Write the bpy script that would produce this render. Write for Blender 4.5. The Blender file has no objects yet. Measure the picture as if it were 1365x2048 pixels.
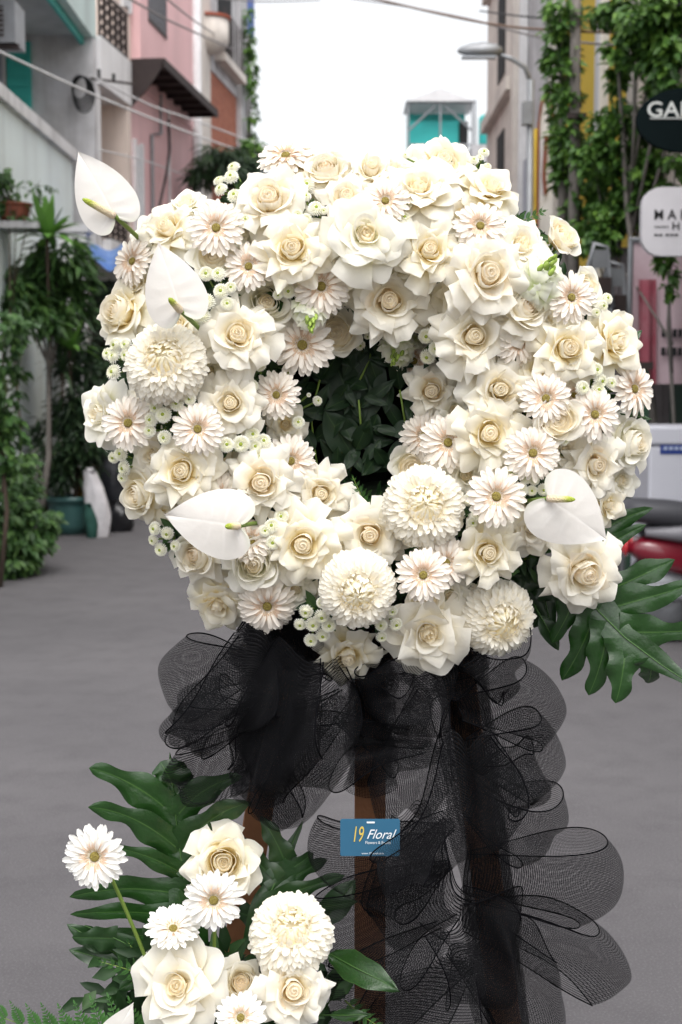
import bpy, math, random
from math import sin, cos, pi, radians, sqrt
from mathutils import Vector, Matrix, Quaternion

# ---------------------------------------------------------------- scene, camera, light
S = bpy.context.scene
COL = S.collection
F, CX, CY, PITCH, CAMH = 2844.0, 682.5, 1024.0, radians(5.1), 1.4
cam_d = bpy.data.cameras.new('camera')
cam_d.sensor_fit = 'VERTICAL'; cam_d.sensor_height = 36.0; cam_d.lens = 50.0
cam_d.clip_start = 0.05; cam_d.clip_end = 2000
cam_d.dof.use_dof = True; cam_d.dof.focus_distance = 2.12; cam_d.dof.aperture_fstop = 7.1
cam = bpy.data.objects.new('camera', cam_d); COL.objects.link(cam)
cam.location = (0, 0, CAMH); cam.rotation_euler = (radians(90) - PITCH, 0, 0)
S.camera = cam

SUN_EL, SUN_AZ = radians(62), radians(175)      # azimuth clockwise from +Y; the sun stands behind the camera, a little right
W = bpy.data.worlds.new('World'); S.world = W; W.use_nodes = True
wn, wl = W.node_tree.nodes, W.node_tree.links
wn.clear()
wo = wn.new('ShaderNodeOutputWorld'); wb = wn.new('ShaderNodeBackground')
sky = wn.new('ShaderNodeTexSky'); sky.sky_type = 'NISHITA'; sky.sun_disc = False
sky.sun_elevation = SUN_EL; sky.sun_rotation = SUN_AZ; sky.air_density = 1.0; sky.dust_density = 4.0; sky.ozone_density = 1.0
hs = wn.new('ShaderNodeHueSaturation'); hs.inputs['Saturation'].default_value = 0.12
wl.new(sky.outputs[0], hs.inputs['Color']); wl.new(hs.outputs[0], wb.inputs['Color'])
wb.inputs['Strength'].default_value = 0.15
wl.new(wb.outputs[0], wo.inputs['Surface'])
sun_d = bpy.data.lights.new('sun', 'SUN'); sun_d.energy = 0.55; sun_d.angle = radians(60); sun_d.color = (1.0, 0.96, 0.9)
sun = bpy.data.objects.new('sun', sun_d); COL.objects.link(sun)
sd = Vector((sin(SUN_AZ) * cos(SUN_EL), cos(SUN_AZ) * cos(SUN_EL), sin(SUN_EL)))
sun.location = sd * 30; sun.rotation_euler = sd.to_track_quat('Z', 'Y').to_euler()
S.view_settings.view_transform = 'Standard'; S.view_settings.look = 'None'
S.view_settings.gamma = 1.0; S.view_settings.use_curve_mapping = False
S.view_settings.exposure = 1.0
S.cycles.use_denoising = True
S.cycles.max_bounces = 14; S.cycles.diffuse_bounces = 9; S.cycles.transmission_bounces = 10; S.cycles.transparent_max_bounces = 40
S.cycles.caustics_reflective = False; S.cycles.caustics_refractive = False

# ---------------------------------------------------------------- helpers
def P(px, py, Y):
    """world point at world depth Y seen at photograph position (px, py)"""
    u = (px - CX) / F; v = (CY - py) / F
    dy = cos(PITCH) + v * sin(PITCH); dz = -sin(PITCH) + v * cos(PITCH)
    k = Y / dy
    return Vector((u * k, Y, CAMH + dz * k))

def M(px, Y):                      # metres for px photograph pixels at depth Y
    return px * Y / F

class MB:
    """collects geometry for ONE mesh object"""
    def __init__(s): s.v = []; s.f = []; s.t = []; s.c = []
    def grid(s, fn, nu, nv, closed=False):
        b = len(s.v)
        for j in range(nv + 1):
            for i in range(nu + (0 if closed else 1)):
                r = fn(i / nu, j / nv)
                s.v.append(tuple(r[0])); s.t.append(r[1]); s.c.append(r[2] if len(r) > 2 else (0, 0, 0))
        n = nu if closed else nu + 1
        for j in range(nv):
            for i in range(nu):
                i2 = (i + 1) % n if closed else i + 1
                s.f.append((b + j * n + i, b + j * n + i2, b + (j + 1) * n + i2, b + (j + 1) * n + i))
        return s
    def box(s, x0, x1, y0, y1, z0, z1):
        b = len(s.v)
        for z in (z0, z1):
            for x, y in ((x0, y0), (x1, y0), (x1, y1), (x0, y1)):
                s.v.append((x, y, z)); s.t.append(0); s.c.append((0, 0, 0))
        for q in ((3, 2, 1, 0), (4, 5, 6, 7), (0, 1, 5, 4), (1, 2, 6, 5), (2, 3, 7, 6), (3, 0, 4, 7)):
            s.f.append(tuple(b + i for i in q))
        return s
    def tube(s, pts, rad, n=7, t=None, cap=True):
        pts = [Vector(p) for p in pts]
        if not hasattr(rad, '__len__'): rad = [rad] * len(pts)
        b = len(s.v); up = Vector((0.13, 0.21, 0.97)); m = len(pts)
        for k, p in enumerate(pts):
            d = (pts[min(k + 1, m - 1)] - pts[max(k - 1, 0)])
            d = d.normalized() if d.length > 1e-9 else Vector((0, 0, 1))
            a = d.cross(up)
            a = a.normalized() if a.length > 1e-4 else d.cross(Vector((1, 0, 0))).normalized()
            c = d.cross(a)
            for i in range(n):
                w = 2 * pi * i / n
                s.v.append(tuple(p + (a * cos(w) + c * sin(w)) * rad[k])); s.t.append(k / max(m - 1, 1) if t is None else t); s.c.append((0, 0, 0))
        for k in range(m - 1):
            for i in range(n):
                j = (i + 1) % n
                s.f.append((b + k * n + i, b + k * n + j, b + (k + 1) * n + j, b + (k + 1) * n + i))
        if cap:
            s.f.append(tuple(b + i for i in range(n))[::-1]); s.f.append(tuple(b + (m - 1) * n + i for i in range(n)))
        return s
    def lathe(s, prof, n=24, o=(0, 0, 0), axis='Z', cap=True):
        b = len(s.v)
        for k, (r, z) in enumerate(prof):
            for i in range(n):
                w = 2 * pi * i / n
                p = (r * cos(w), r * sin(w), z)
                if axis == 'Y': p = (p[0], p[2], p[1])
                if axis == 'X': p = (p[2], p[0], p[1])
                s.v.append((p[0] + o[0], p[1] + o[1], p[2] + o[2])); s.t.append(k / (len(prof) - 1)); s.c.append((0, 0, 0))
        for k in range(len(prof) - 1):
            for i in range(n):
                j = (i + 1) % n
                s.f.append((b + k * n + i, b + k * n + j, b + (k + 1) * n + j, b + (k + 1) * n + i))
        if cap:
            s.f.append(tuple(b + i for i in range(n))[::-1]); s.f.append(tuple(b + (len(prof) - 1) * n + i for i in range(n)))
        return s
    def prism(s, poly, d0, d1, axis='Y'):
        """outline in two axes pushed through a third"""
        b = len(s.v); n = len(poly)
        for d in (d0, d1):
            for a, c in poly:
                s.v.append({'Y': (a, d, c), 'X': (d, a, c), 'Z': (a, c, d)}[axis]); s.t.append(0); s.c.append((0, 0, 0))
        s.f.append(tuple(range(b, b + n))); s.f.append(tuple(range(b + n, b + 2 * n))[::-1])
        for i in range(n):
            j = (i + 1) % n
            s.f.append((b + i, b + n + i, b + n + j, b + j))
        return s
    def leaf(s, c, d, nrm, L, w, t, fold=0.12, bend=0.15):
        """small folded pointed leaf: 8 triangles"""
        b = len(s.v); d = d.normalized(); x = d.cross(nrm)
        x = x.normalized() if x.length > 1e-5 else Vector((1, 0, 0)); n = x.cross(d)
        up = n * (w * fold * 2)
        mid = c + d * L * .45; tip = c + d * L - n * L * bend
        q = c + d * L * .78 - n * L * bend * .5
        for p in (c, mid + x * w * .5 + up, mid, mid - x * w * .5 + up, q + x * w * .3 + up * .7, q - x * w * .3 + up * .7, tip):
            s.v.append(tuple(p)); s.t.append(t); s.c.append((0, 0, 0))
        for f in ((0, 1, 2), (0, 2, 3), (2, 1, 4), (2, 5, 3), (2, 4, 6), (2, 6, 5)): s.f.append(tuple(b + i for i in f))
        return s
    def mesh(s, name, mat, smooth=True):
        me = bpy.data.meshes.new(name); me.from_pydata(s.v, [], s.f)
        a = me.attributes.new('t', 'FLOAT', 'POINT'); a.data.foreach_set('value', s.t)
        if any(any(c) for c in s.c):
            a = me.attributes.new('uvm', 'FLOAT_VECTOR', 'POINT'); a.data.foreach_set('vector', [x for c in s.c for x in c])
        if smooth: me.polygons.foreach_set('use_smooth', [True] * len(me.polygons))
        if mat: me.materials.append(mat)
        me.update(); return me
    def build(s, name, mat, parent=None, smooth=False):
        o = bpy.data.objects.new(name, s.mesh(name, mat, smooth)); COL.objects.link(o)
        if parent: o.parent = parent
        return o

def tag(o, label=None, cat=None, group=None, kind=None):
    if label: o['label'] = label
    if cat: o['category'] = cat
    if group: o['group'] = group
    if kind: o['kind'] = kind
    return o

def thing(name, label, cat, loc=(0, 0, 0), rz=0, group=None):
    o = bpy.data.objects.new(name, None); COL.objects.link(o); o.empty_display_size = .1
    o.location = loc; o.rotation_euler = (0, 0, rz)
    return tag(o, label, cat, group)

def inst(name, me, parent, mtx=None):
    o = bpy.data.objects.new(name, me); COL.objects.link(o)
    if parent: o.parent = parent
    if mtx is not None: o.matrix_basis = mtx
    return o

def text(name, body, size, mat, loc, parent, align='LEFT', shear=0, rot=(radians(90), 0, 0), bold=0, sx=1):
    c = bpy.data.curves.new(name, 'FONT'); c.body = body; c.size = size; c.align_x = align; c.shear = shear; c.offset = bold
    c.extrude = size * .004; c.materials.append(mat); c.resolution_u = 3
    tmp = bpy.data.objects.new(name, c); me = bpy.data.meshes.new_from_object(tmp); bpy.data.objects.remove(tmp)
    o = bpy.data.objects.new(name, me); COL.objects.link(o); o.location = loc; o.rotation_euler = rot; o.scale = (sx, 1, 1)
    if parent: o.parent = parent
    return o

def rrect(w, h, r, n=5):
    out = []
    for cx_, cy_, a0 in ((w - r, h - r, 0), (-w + r, h - r, pi / 2), (-w + r, -h + r, pi), (w - r, -h + r, 1.5 * pi)):
        for k in range(n + 1): a = a0 + k / n * pi / 2; out.append((cx_ + r * cos(a), cy_ + r * sin(a)))
    return out

# ---------------------------------------------------------------- materials
MATS = {}
def mat(name, col, rough=.7, spec=.3, metal=0, noise=0, scale=8, bump=0, col2=None, trans=0, ramp=None, rnd=0, coat=0, streak=0, detail=5, bscale=None, coords='Object'):
    """procedural principled material. ramp: colours along the mesh's own 't' attribute. noise mixes col -> col2."""
    m = bpy.data.materials.new(name); m.use_nodes = True; MATS[name] = m
    n, l = m.node_tree.nodes, m.node_tree.links
    b = n['Principled BSDF']; b.inputs['Roughness'].default_value = rough; b.inputs['Metallic'].default_value = metal
    b.inputs['Specular IOR Level'].default_value = spec; b.inputs['Coat Weight'].default_value = coat
    src = None
    tc = n.new('ShaderNodeTexCoord')
    if ramp:
        at = n.new('ShaderNodeAttribute'); at.attribute_name = 't'
        r = n.new('ShaderNodeValToRGB'); l.new(at.outputs['Fac'], r.inputs['Fac'])
        els = r.color_ramp.elements
        while len(els) < len(ramp): els.new(.5)
        for e, (p, c) in zip(els, ramp): e.position = p; e.color = (*c, 1)
        src = r.outputs['Color']
    if noise:
        nz = n.new('ShaderNodeTexNoise'); nz.inputs['Scale'].default_value = scale; nz.inputs['Detail'].default_value = detail; nz.inputs['Roughness'].default_value = .62
        l.new(tc.outputs[coords], nz.inputs['Vector'])
        mr = n.new('ShaderNodeMapRange'); mr.inputs['From Min'].default_value = .36; mr.inputs['From Max'].default_value = .66; mr.inputs['To Max'].default_value = noise
        l.new(nz.outputs['Fac'], mr.inputs['Value'])
        mx = n.new('ShaderNodeMix'); mx.data_type = 'RGBA'; l.new(mr.outputs['Result'], mx.inputs['Factor'])
        if src: l.new(src, mx.inputs['A'])
        else: mx.inputs['A'].default_value = (*col, 1)
        mx.inputs['B'].default_value = (*(col2 or tuple(c * .55 for c in col)), 1)
        src = mx.outputs['Result']
    if streak:   # rain stains running down a wall
        mp = n.new('ShaderNodeMapping'); mp.inputs['Scale'].default_value = (1.5, 1.5, .16); l.new(tc.outputs[coords], mp.inputs['Vector'])
        ns = n.new('ShaderNodeTexNoise'); ns.inputs['Scale'].default_value = 1.6; ns.inputs['Detail'].default_value = 7; ns.inputs['Roughness'].default_value = .7; l.new(mp.outputs['Vector'], ns.inputs['Vector'])
        m3 = n.new('ShaderNodeMapRange'); m3.inputs['From Min'].default_value = .47; m3.inputs['From Max'].default_value = .72; m3.inputs['To Max'].default_value = streak; l.new(ns.outputs['Fac'], m3.inputs['Value'])
        x3 = n.new('ShaderNodeMix'); x3.data_type = 'RGBA'; l.new(m3.outputs['Result'], x3.inputs['Factor']); x3.inputs['B'].default_value = (.14, .13, .125, 1)
        if src: l.new(src, x3.inputs['A'])
        else: x3.inputs['A'].default_value = (*col, 1)
        src = x3.outputs['Result']
    if rnd:
        oi = n.new('ShaderNodeObjectInfo'); mr2 = n.new('ShaderNodeMapRange')
        mr2.inputs['To Min'].default_value = 1 - rnd; mr2.inputs['To Max'].default_value = 1 + rnd * .5
        l.new(oi.outputs['Random'], mr2.inputs['Value'])
        h = n.new('ShaderNodeHueSaturation'); l.new(mr2.outputs['Result'], h.inputs['Value'])
        if src: l.new(src, h.inputs['Color'])
        else: h.inputs['Color'].default_value = (*col, 1)
        src = h.outputs['Color']
    if src: l.new(src, b.inputs['Base Color'])
    else: b.inputs['Base Color'].default_value = (*col, 1)
    if bump:
        nb = n.new('ShaderNodeTexNoise'); nb.inputs['Scale'].default_value = bscale or scale * 4; nb.inputs['Detail'].default_value = 6
        l.new(tc.outputs[coords], nb.inputs['Vector'])
        bp = n.new('ShaderNodeBump'); bp.inputs['Strength'].default_value = bump; bp.inputs['Distance'].default_value = .02
        l.new(nb.outputs['Fac'], bp.inputs['Height']); l.new(bp.outputs['Normal'], b.inputs['Normal'])
    if trans:
        tr = n.new('ShaderNodeBsdfTranslucent'); ms = n.new('ShaderNodeMixShader'); ms.inputs[0].default_value = trans
        if src: l.new(src, tr.inputs['Color'])
        else: tr.inputs['Color'].default_value = (*col, 1)
        l.new(b.outputs[0], ms.inputs[1]); l.new(tr.outputs[0], ms.inputs[2]); l.new(ms.outputs[0], n['Material Output'].inputs['Surface'])
    return m

ROSE = mat('rose_petal', (.86, .82, .74), rough=.5, spec=.25, trans=.34, rnd=.06, bump=.07, bscale=12,
           ramp=[(0, (.96, .86, .52)), (.22, (.94, .84, .56)), (.5, (.94, .89, .745)), (1, (.93, .90, .82))])
ROSEIN = mat('rose_heart', (.86, .76, .58), rough=.5, spec=.2, trans=.45, rnd=.06,
             ramp=[(0, (.98, .89, .66)), (.5, (.98, .905, .71)), (.85, (.97, .91, .77)), (1, (.96, .91, .80))])
ROSEB = mat('rose_petal_buttery', (.9, .85, .7), rough=.5, spec=.25, trans=.34, rnd=.06, bump=.07, bscale=12,
            ramp=[(0, (.96, .86, .46)), (.3, (.95, .84, .48)), (.6, (.94, .885, .71)), (1, (.93, .895, .80))])
ROSEG = mat('rose_petal_greenish', (.9, .88, .8), rough=.5, spec=.25, trans=.34, rnd=.06, bump=.07, bscale=12,
            ramp=[(0, (.70, .76, .34)), (.25, (.86, .86, .60)), (.5, (.92, .895, .77)), (1, (.93, .905, .83))])
ROSEINP = mat('rose_heart_peach', (.9, .8, .6), rough=.5, spec=.2, trans=.45, rnd=.06,
              ramp=[(0, (.98, .85, .62)), (.5, (.98, .87, .68)), (.85, (.97, .89, .75)), (1, (.96, .90, .80))])
GERB = mat('gerbera_petal', (.87, .82, .77), rough=.5, spec=.25, trans=.2, rnd=.06,
           ramp=[(0, (.93, .83, .70)), (.3, (.93, .86, .76)), (.6, (.92, .85, .76)), (1, (.92, .865, .785))])
GERBW = mat('white_gerbera_petal', (.88, .86, .82), rough=.5, spec=.25, trans=.2, rnd=.05,
            ramp=[(0, (.86, .78, .62)), (.3, (.91, .87, .80)), (1, (.92, .91, .88))])
GFRINGE = mat('gerbera_fringe', (.7, .45, .33), rough=.7, ramp=[(0, (.56, .38, .18)), (.5, (.76, .57, .42)), (1, (.88, .74, .61))], trans=.1)
GDISC = mat('gerbera_disc', (.56, .47, .12), rough=.85, noise=.9, scale=22, col2=(.30, .20, .05), bump=.8, bscale=40)
MUM = mat('mum_petal', (.88, .84, .75), rough=.5, spec=.2, trans=.38, rnd=.05,
          ramp=[(0, (.93, .85, .60)), (.5, (.94, .89, .76)), (1, (.93, .905, .83))])
MUMIN = mat('mum_heart', (.85, .74, .42), rough=.5, trans=.2, ramp=[(0, (.88, .72, .34)), (.6, (.92, .84, .58)), (1, (.94, .90, .76))])
BUT = mat('button_petal', (.86, .85, .76), rough=.5, trans=.15, ramp=[(0, (.78, .78, .40)), (.45, (.91, .90, .77)), (1, (.92, .91, .86))])
EYE = mat('button_eye', (.35, .42, .06), rough=.8, noise=.8, scale=300, col2=(.16, .22, .02))
SPATHE = mat('spathe', (.66, .63, .60), rough=.42, spec=.4, trans=.25, bump=.06, bscale=60, noise=.25, scale=14, col2=(.70, .70, .66), ramp=[(0, (.50, .62, .24)), (.16, (.60, .61, .48)), (.4, (.74, .705, .67)), (.55, (.745, .71, .675)), (1, (.85, .82, .795))])
SPADIX = mat('spadix', (.85, .68, .45), rough=.6, bump=.5, bscale=400, ramp=[(0, (.84, .68, .52)), (.55, (.82, .70, .42)), (.8, (.45, .50, .08)), (1, (.35, .45, .05))])
STEM = mat('stem_green', (.13, .21, .035), rough=.5, noise=.5, scale=60, col2=(.20, .26, .06))
SEPAL = mat('sepal_green', (.12, .20, .04), rough=.6)
STOCKP = mat('stock_petal', (.82, .84, .68), rough=.5, trans=.22, ramp=[(0, (.55, .66, .22)), (.4, (.80, .82, .60)), (1, (.86, .86, .76))])
STOCKB = mat('stock_bud', (.36, .50, .10), rough=.5, rnd=.3)
BIGLEAF = mat('big_leaf', (.022, .075, .014), rough=.24, spec=.6, trans=.06, noise=.5, scale=25, col2=(.022, .075, .014), bump=.12, bscale=45,
              ramp=[(0, (.06, .13, .03)), (.06, (.014, .048, .009)), (.92, (.012, .040, .008)), (1, (.04, .09, .025))])
RIB = mat('leaf_rib', (.05, .115, .028), rough=.4)
SHADELEAF = mat('shaded_opening_leaf', (.01, .025, .01), rough=.5, spec=.3, trans=.03, ramp=[(0, (.03, .06, .02)), (.08, (.011, .028, .010)), (1, (.009, .023, .009))])  # darkened copy of the dark leaf: the opening's shade is in its colour
DKLEAF = mat('dark_leaf', (.016, .045, .012), rough=.32, spec=.5, trans=.04, ramp=[(0, (.045, .10, .03)), (.08, (.018, .05, .014)), (1, (.014, .042, .011))], bump=.06, bscale=60)
FERN = mat('fern_green', (.045, .13, .03), rough=.5, trans=.15, rnd=.25, noise=.4, scale=60, col2=(.07, .18, .04))
FERND = mat('fern_dark', (.025, .075, .02), rough=.5, trans=.1, rnd=.25)
FILL = mat('filler_green', (.03, .07, .02), rough=.5, trans=.06, ramp=[(0, (.012, .035, .01)), (.6, (.025, .065, .018)), (1, (.07, .13, .04))])
FOAM = mat('foam_green', (.012, .022, .010), rough=.95, noise=.6, scale=60, col2=(.006, .01, .005))
SHADEBLACK = mat('shade_black', (.006, .007, .006), rough=.95, noise=.4, scale=90, col2=(.012, .013, .012))
WOOD = mat('easel_wood', (.34, .155, .075), rough=.6, noise=.7, scale=5, col2=(.20, .08, .035), bump=.2, bscale=40)
# ---------------------------------------------------------------- street
def asphalt():
    m = bpy.data.materials.new('asphalt'); m.use_nodes = True; n, l = m.node_tree.nodes, m.node_tree.links
    b = n['Principled BSDF']; b.inputs['Roughness'].default_value = .85; b.inputs['Specular IOR Level'].default_value = .25
    tc = n.new('ShaderNodeTexCoord')
    def nz(s, d, r=.6):
        t = n.new('ShaderNodeTexNoise'); t.inputs['Scale'].default_value = s; t.inputs['Detail'].default_value = d; t.inputs['Roughness'].default_value = r; l.new(tc.outputs['Object'], t.inputs['Vector']); return t
    big, mid, fine = nz(.55, 5), nz(4.5, 8, .7), nz(160, 3)
    def mix(f, a, bcol, lo, hi, k):
        mr = n.new('ShaderNodeMapRange'); mr.inputs['From Min'].default_value = lo; mr.inputs['From Max'].default_value = hi; mr.inputs['To Max'].default_value = k; l.new(f.outputs['Fac'], mr.inputs['Value'])
        x = n.new('ShaderNodeMix'); x.data_type = 'RGBA'; l.new(mr.outputs['Result'], x.inputs['Factor']); x.inputs['B'].default_value = (*bcol, 1)
        if isinstance(a, tuple): x.inputs['A'].default_value = (*a, 1)
        else: l.new(a, x.inputs['A'])
        return x.outputs['Result']
    c = mix(big, (.100, .094, .099), (.134, .126, .131), .4, .6, .5)
    c = mix(mid, c, (.058, .054, .058), .46, .68, .40)
    c = mix(fine, c, (.20, .19, .20), .52, .75, .7)
    l.new(c, b.inputs['Base Color'])
    bp = n.new('ShaderNodeBump'); bp.inputs['Strength'].default_value = .5; bp.inputs['Distance'].default_value = .006; l.new(fine.outputs['Fac'], bp.inputs['Height']); l.new(bp.outputs['Normal'], b.inputs['Normal'])
    return m
ROAD = asphalt()
g = MB().grid(lambda a, b: ((-400 + 800 * a, -300 + 1100 * b, 0), 0), 8, 8).build('ground', ROAD); tag(g, 'grey asphalt alley', kind='structure'); g['kind'] = 'structure'

WHITEW = mat('white_wall', (.78, .77, .78), .85, streak=.5, noise=.6, scale=1.6, col2=(.70, .69, .70), bump=.15, bscale=14)
MINT = mat('mint_wall', (.80, .88, .88), .85, streak=.2, noise=.8, scale=1.1, col2=(.72, .78, .79), bump=.15, bscale=12)
MINTS = mat('mint_fascia', (.62, .74, .72), .8, streak=.3, noise=.4, scale=2, col2=(.5, .58, .58))
GREYW = mat('grey_render', (.64, .63, .65), .9, streak=.5, noise=.9, scale=2.2, col2=(.42, .41, .42), bump=.3, bscale=12)
SOFF = mat('soffit', (.52, .54, .55), .9, noise=.5, scale=2)
PINK = mat('pink_wall', (.80, .52, .53), .85, streak=.25, noise=.5, scale=1.2, col2=(.72, .45, .46), bump=.1, bscale=10)
BEIGE = mat('beige_wall', (.76, .64, .57), .85, streak=.3, noise=.5, scale=1.3, col2=(.66, .56, .51), bump=.1, bscale=10)
CREAM = mat('cream_wall', (.76, .70, .64), .85, streak=.5, noise=.7, scale=1.5, col2=(.50, .45, .42), bump=.15, bscale=10)
YELLOW = mat('yellow_wall', (.60, .42, .05), .85, noise=.6, scale=1.8, col2=(.46, .30, .03))
TEAL = mat('teal_paint', (.06, .48, .43), .5, noise=.4, scale=3, col2=(.04, .25, .23))
TEALT = mat('teal_tarp', (.04, .42, .40), .6, noise=.4, scale=3, col2=(.03, .3, .3))
DARK = mat('dark_opening', (.015, .015, .017), .8, noise=.5, scale=3, col2=(.03, .03, .03))
IRON = mat('dark_iron', (.035, .028, .028), .6, noise=.4, scale=12, col2=(.07, .04, .03))
BROWN = mat('awning_brown', (.035, .024, .024), .7, noise=.6, scale=4, col2=(.06, .045, .04))
PVC = mat('pvc_white', (.68, .67, .68), .5, noise=.3, scale=6)
STEEL = mat('steel_grey', (.30, .31, .33), .45, .5, .4, noise=.5, scale=8, col2=(.2, .2, .21))
GLASS = mat('window_glass', (.42, .45, .50), .15, .6, noise=.4, scale=3, col2=(.30, .33, .38))
REDTILE = mat('red_tile', (.36, .10, .06), .8, noise=.5, scale=4)
TERRA = mat('terracotta', (.28, .09, .055), .8, noise=.5, scale=8)
CABLE = mat('cable_black', (.02, .02, .022), .6); WIRE = mat('wire_grey', (.20, .18, .18), .6); WIREB = mat('wire_brown', (.16, .10, .07), .6)

def brickmat():
    m = mat('brick', (.4, .12, .07), .9, bump=.1); n, l = m.node_tree.nodes, m.node_tree.links
    t = n.new('ShaderNodeTexBrick'); t.inputs['Color1'].default_value = (.40, .13, .075, 1); t.inputs['Color2'].default_value = (.30, .085, .05, 1); t.inputs['Mortar'].default_value = (.34, .22, .17, 1)
    t.inputs['Scale'].default_value = 4; tc = n.new('ShaderNodeTexCoord'); mp = n.new('ShaderNodeMapping'); mp.inputs['Rotation'].default_value = (0, radians(90), radians(90))
    l.new(tc.outputs['Object'], mp.inputs['Vector']); l.new(mp.outputs['Vector'], t.inputs['Vector']); l.new(t.outputs['Color'], n['Principled BSDF'].inputs['Base Color']); return m
BRICK = brickmat()
def B(name, par, mt, *a): return MB().box(*a).build(name, mt, par)

# --- left: mint house (walls at x=-2.95 and set back behind its terrace)
H1 = thing('mint_house', 'mint and white house with teal shutter at the upper left', 'house', (-2.95, 12, 0))
def b1(name, mt, x0, x1, y0, y1, z0, z1): return B(name, H1, mt, x0 + 2.95, x1 + 2.95, y0 - 12, y1 - 12, z0, z1)
b1('wall', MINT, -3.15, -2.95, 6, 15.9, 0, 3.85)
b1('coping', WHITEW, -3.2, -2.90, 6, 15.92, 3.852, 3.97)
b1('end_wall', GREYW, -6.0, -2.72, 16.0, 16.18, 0, 5.22)
b1('terrace_floor', SOFF, -6, -3.152, 6, 15.99, 3.6, 3.8)
b1('set_back_wall', GREYW, -6.2, -4.2, 6, 15.98, 3.81, 5.2)
b1('balcony_slab', SOFF, -6, -2.82, 9, 16.19, 5.222, 5.34)
b1('balcony_front', MINTS, -2.818, -2.72, 9, 16.2, 5.20, 6.3)
b1('balcony_side', MINTS, -6, -2.82, 16.06, 16.2, 5.342, 6.3)
b1('fascia', TEAL, -2.86, -2.822, 9, 16.05, 5.12, 5.218)
sh = b1('shutter', TEAL, -3.66, -3.40, 15.93, 15.995, 4.0, 5.14)
for k in range(9): B('slat', sh, TEAL, -3.64 + 2.95, -3.42 + 2.95, 3.915, 3.928, 4.08 + k * .115, 4.14 + k * .115)
b1('window', GLASS, -3.98, -3.69, 15.95, 15.995, 4.1, 5.1)
b1('frame', PVC, -3.70, -3.67, 15.92, 15.99, 3.98, 5.15)
ac = thing('air_conditioner', 'grey air conditioner box under the upper left balcony', 'air conditioner', P(10, 95, 13.0))
B('casing', ac, STEEL, -.36, .14, -.2, .2, 0, .36); B('grille', ac, IRON, -.28, .04, -.215, -.201, .05, .31)
for k in range(6): B('fin', ac, STEEL, -.28, .04, -.222, -.216, .07 + k * .042, .082 + k * .042)
B('bracket', ac, IRON, -1.2, .16, -.15, -.12, -.05, -.002)
cc = thing('cable_coil', 'coil of black cable hanging on the grey end wall', 'cable', P(160, 175, 15.9)); 
for k in range(6):
    r = .13 + .012 * k; MB().tube([(r * .62 * cos(t / 20 * 2 * pi) + .012 * k, -.02 * k, r * sin(t / 20 * 2 * pi) - .02 * k) for t in range(21)], .009, 5, cap=False).build('turn', CABLE, cc, True)
bar = thing('wall_bracket', 'thin iron bar with insulators beside the cable coil', 'bracket', P(185, 157, 15.95)); MB().tube([(-.02, 0, 0), (.42, .3, 0)], .014, 6).build('bar', IRON, bar)
MB().tube([(.08, -.03, .0), (.08, -.03, .09)], .02, 6).build('insulator', CABLE, bar); MB().tube([(.22, .1, .0), (.22, .1, .07)], .02, 6).build('insulator', CABLE, bar)

# --- left: pink house, facade turned a little toward the right
rz = -math.atan(.1115)
H2 = thing('pink_house', 'tall pink and beige house with lattice balconies and dark awning', 'house', (-2.72, 16.22, 0), rz)
def b2(name, mt, *a): return B(name, H2, mt, *a)
b2('wall', PINK, -3, 0, 1.35, 4.95, 0, 5.1); b2('upper_wall', PINK, -3, .02, 1.9, 4.95, 5.102, 8)
b2('side_wall', BEIGE, -3, -.9, .0, 1.348, 0, 7.5); b2('beige_wall', BEIGE, -3, -.1, 1.15, 1.898, 5.102, 7.5)
b2('beam', WHITEW, -.898, .05, .0, 1.33, 4.75, 5.27); b2('pillar', WHITEW, -.898, -.0, .0, .13, 0, 4.748)
b2('jamb', BEIGE, -.898, .03, 1.20, 1.345, 3.0, 4.748)
b2('lower_floor', WHITEW, -.898, .10, .131, 1.33, 2.9, 3.05)
for z0, z1, nm in ((5.29, 5.82, 'railing'), (3.07, 3.45, 'railing')):
    rl = b2(nm, IRON, .0, .03, .06, 1.25, z1 - .03, z1); b_ = B('rail', rl, IRON, .0, .03, .06, 1.25, z0, z0 + .03)
    nn = 5
    for k in range(nn + 1): B('post', rl, IRON, .002, .028, .06 + k * 1.17 / nn, .08 + k * 1.17 / nn, z0 + .031, z1 - .031)
    for k in range(nn):
        for j in range(4):
            y0 = .085 + k * 1.17 / nn; zz = z0 + .04 + j * (z1 - z0 - .1) / 4; h = (z1 - z0 - .1) / 4
            MB().tube([(.015, y0, zz), (.015, y0 + .10, zz + h), (.015, y0 + .2, zz)], .012, 4).build('lattice', IRON, rl)
aw = b2('awning', BROWN, .02, .42, 1.4, 4.7, 5.28, 5.33)
for k in range(8): B('rib', aw, BROWN, .03, .41, 1.45 + k * .45, 1.50 + k * .45, 5.22, 5.279)
B('valance', aw, BROWN, .421, .44, 1.4, 4.7, 5.22, 5.33); MB().prism([(.02, 4.75), (.22, 4.95), (.41, 5.2), (.41, 5.279), (.02, 5.279)], 1.36, 1.40).build('end', BROWN, aw)
mb_ = B('meter_box', H2, STEEL, .001, .12, 3.2, 3.5, 3.3, 3.75); B('cover', mb_, PVC, .121, .13, 3.23, 3.47, 3.34, 3.6)
MB().tube([(.03, 3.35, 3.75), (.03, 3.35, 5.1)], .018, 6).build('conduit', PVC, H2); MB().tube([(.03, 2.4, 0), (.03, 2.4, 4.6), (.03, 2.9, 4.7), (.03, 2.9, 5.2)], .022, 6).build('conduit', STEEL, H2)
gr = b2('window_grille', IRON, .021, .035, 2.3, 3.3, 6.0, 6.04)
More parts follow.
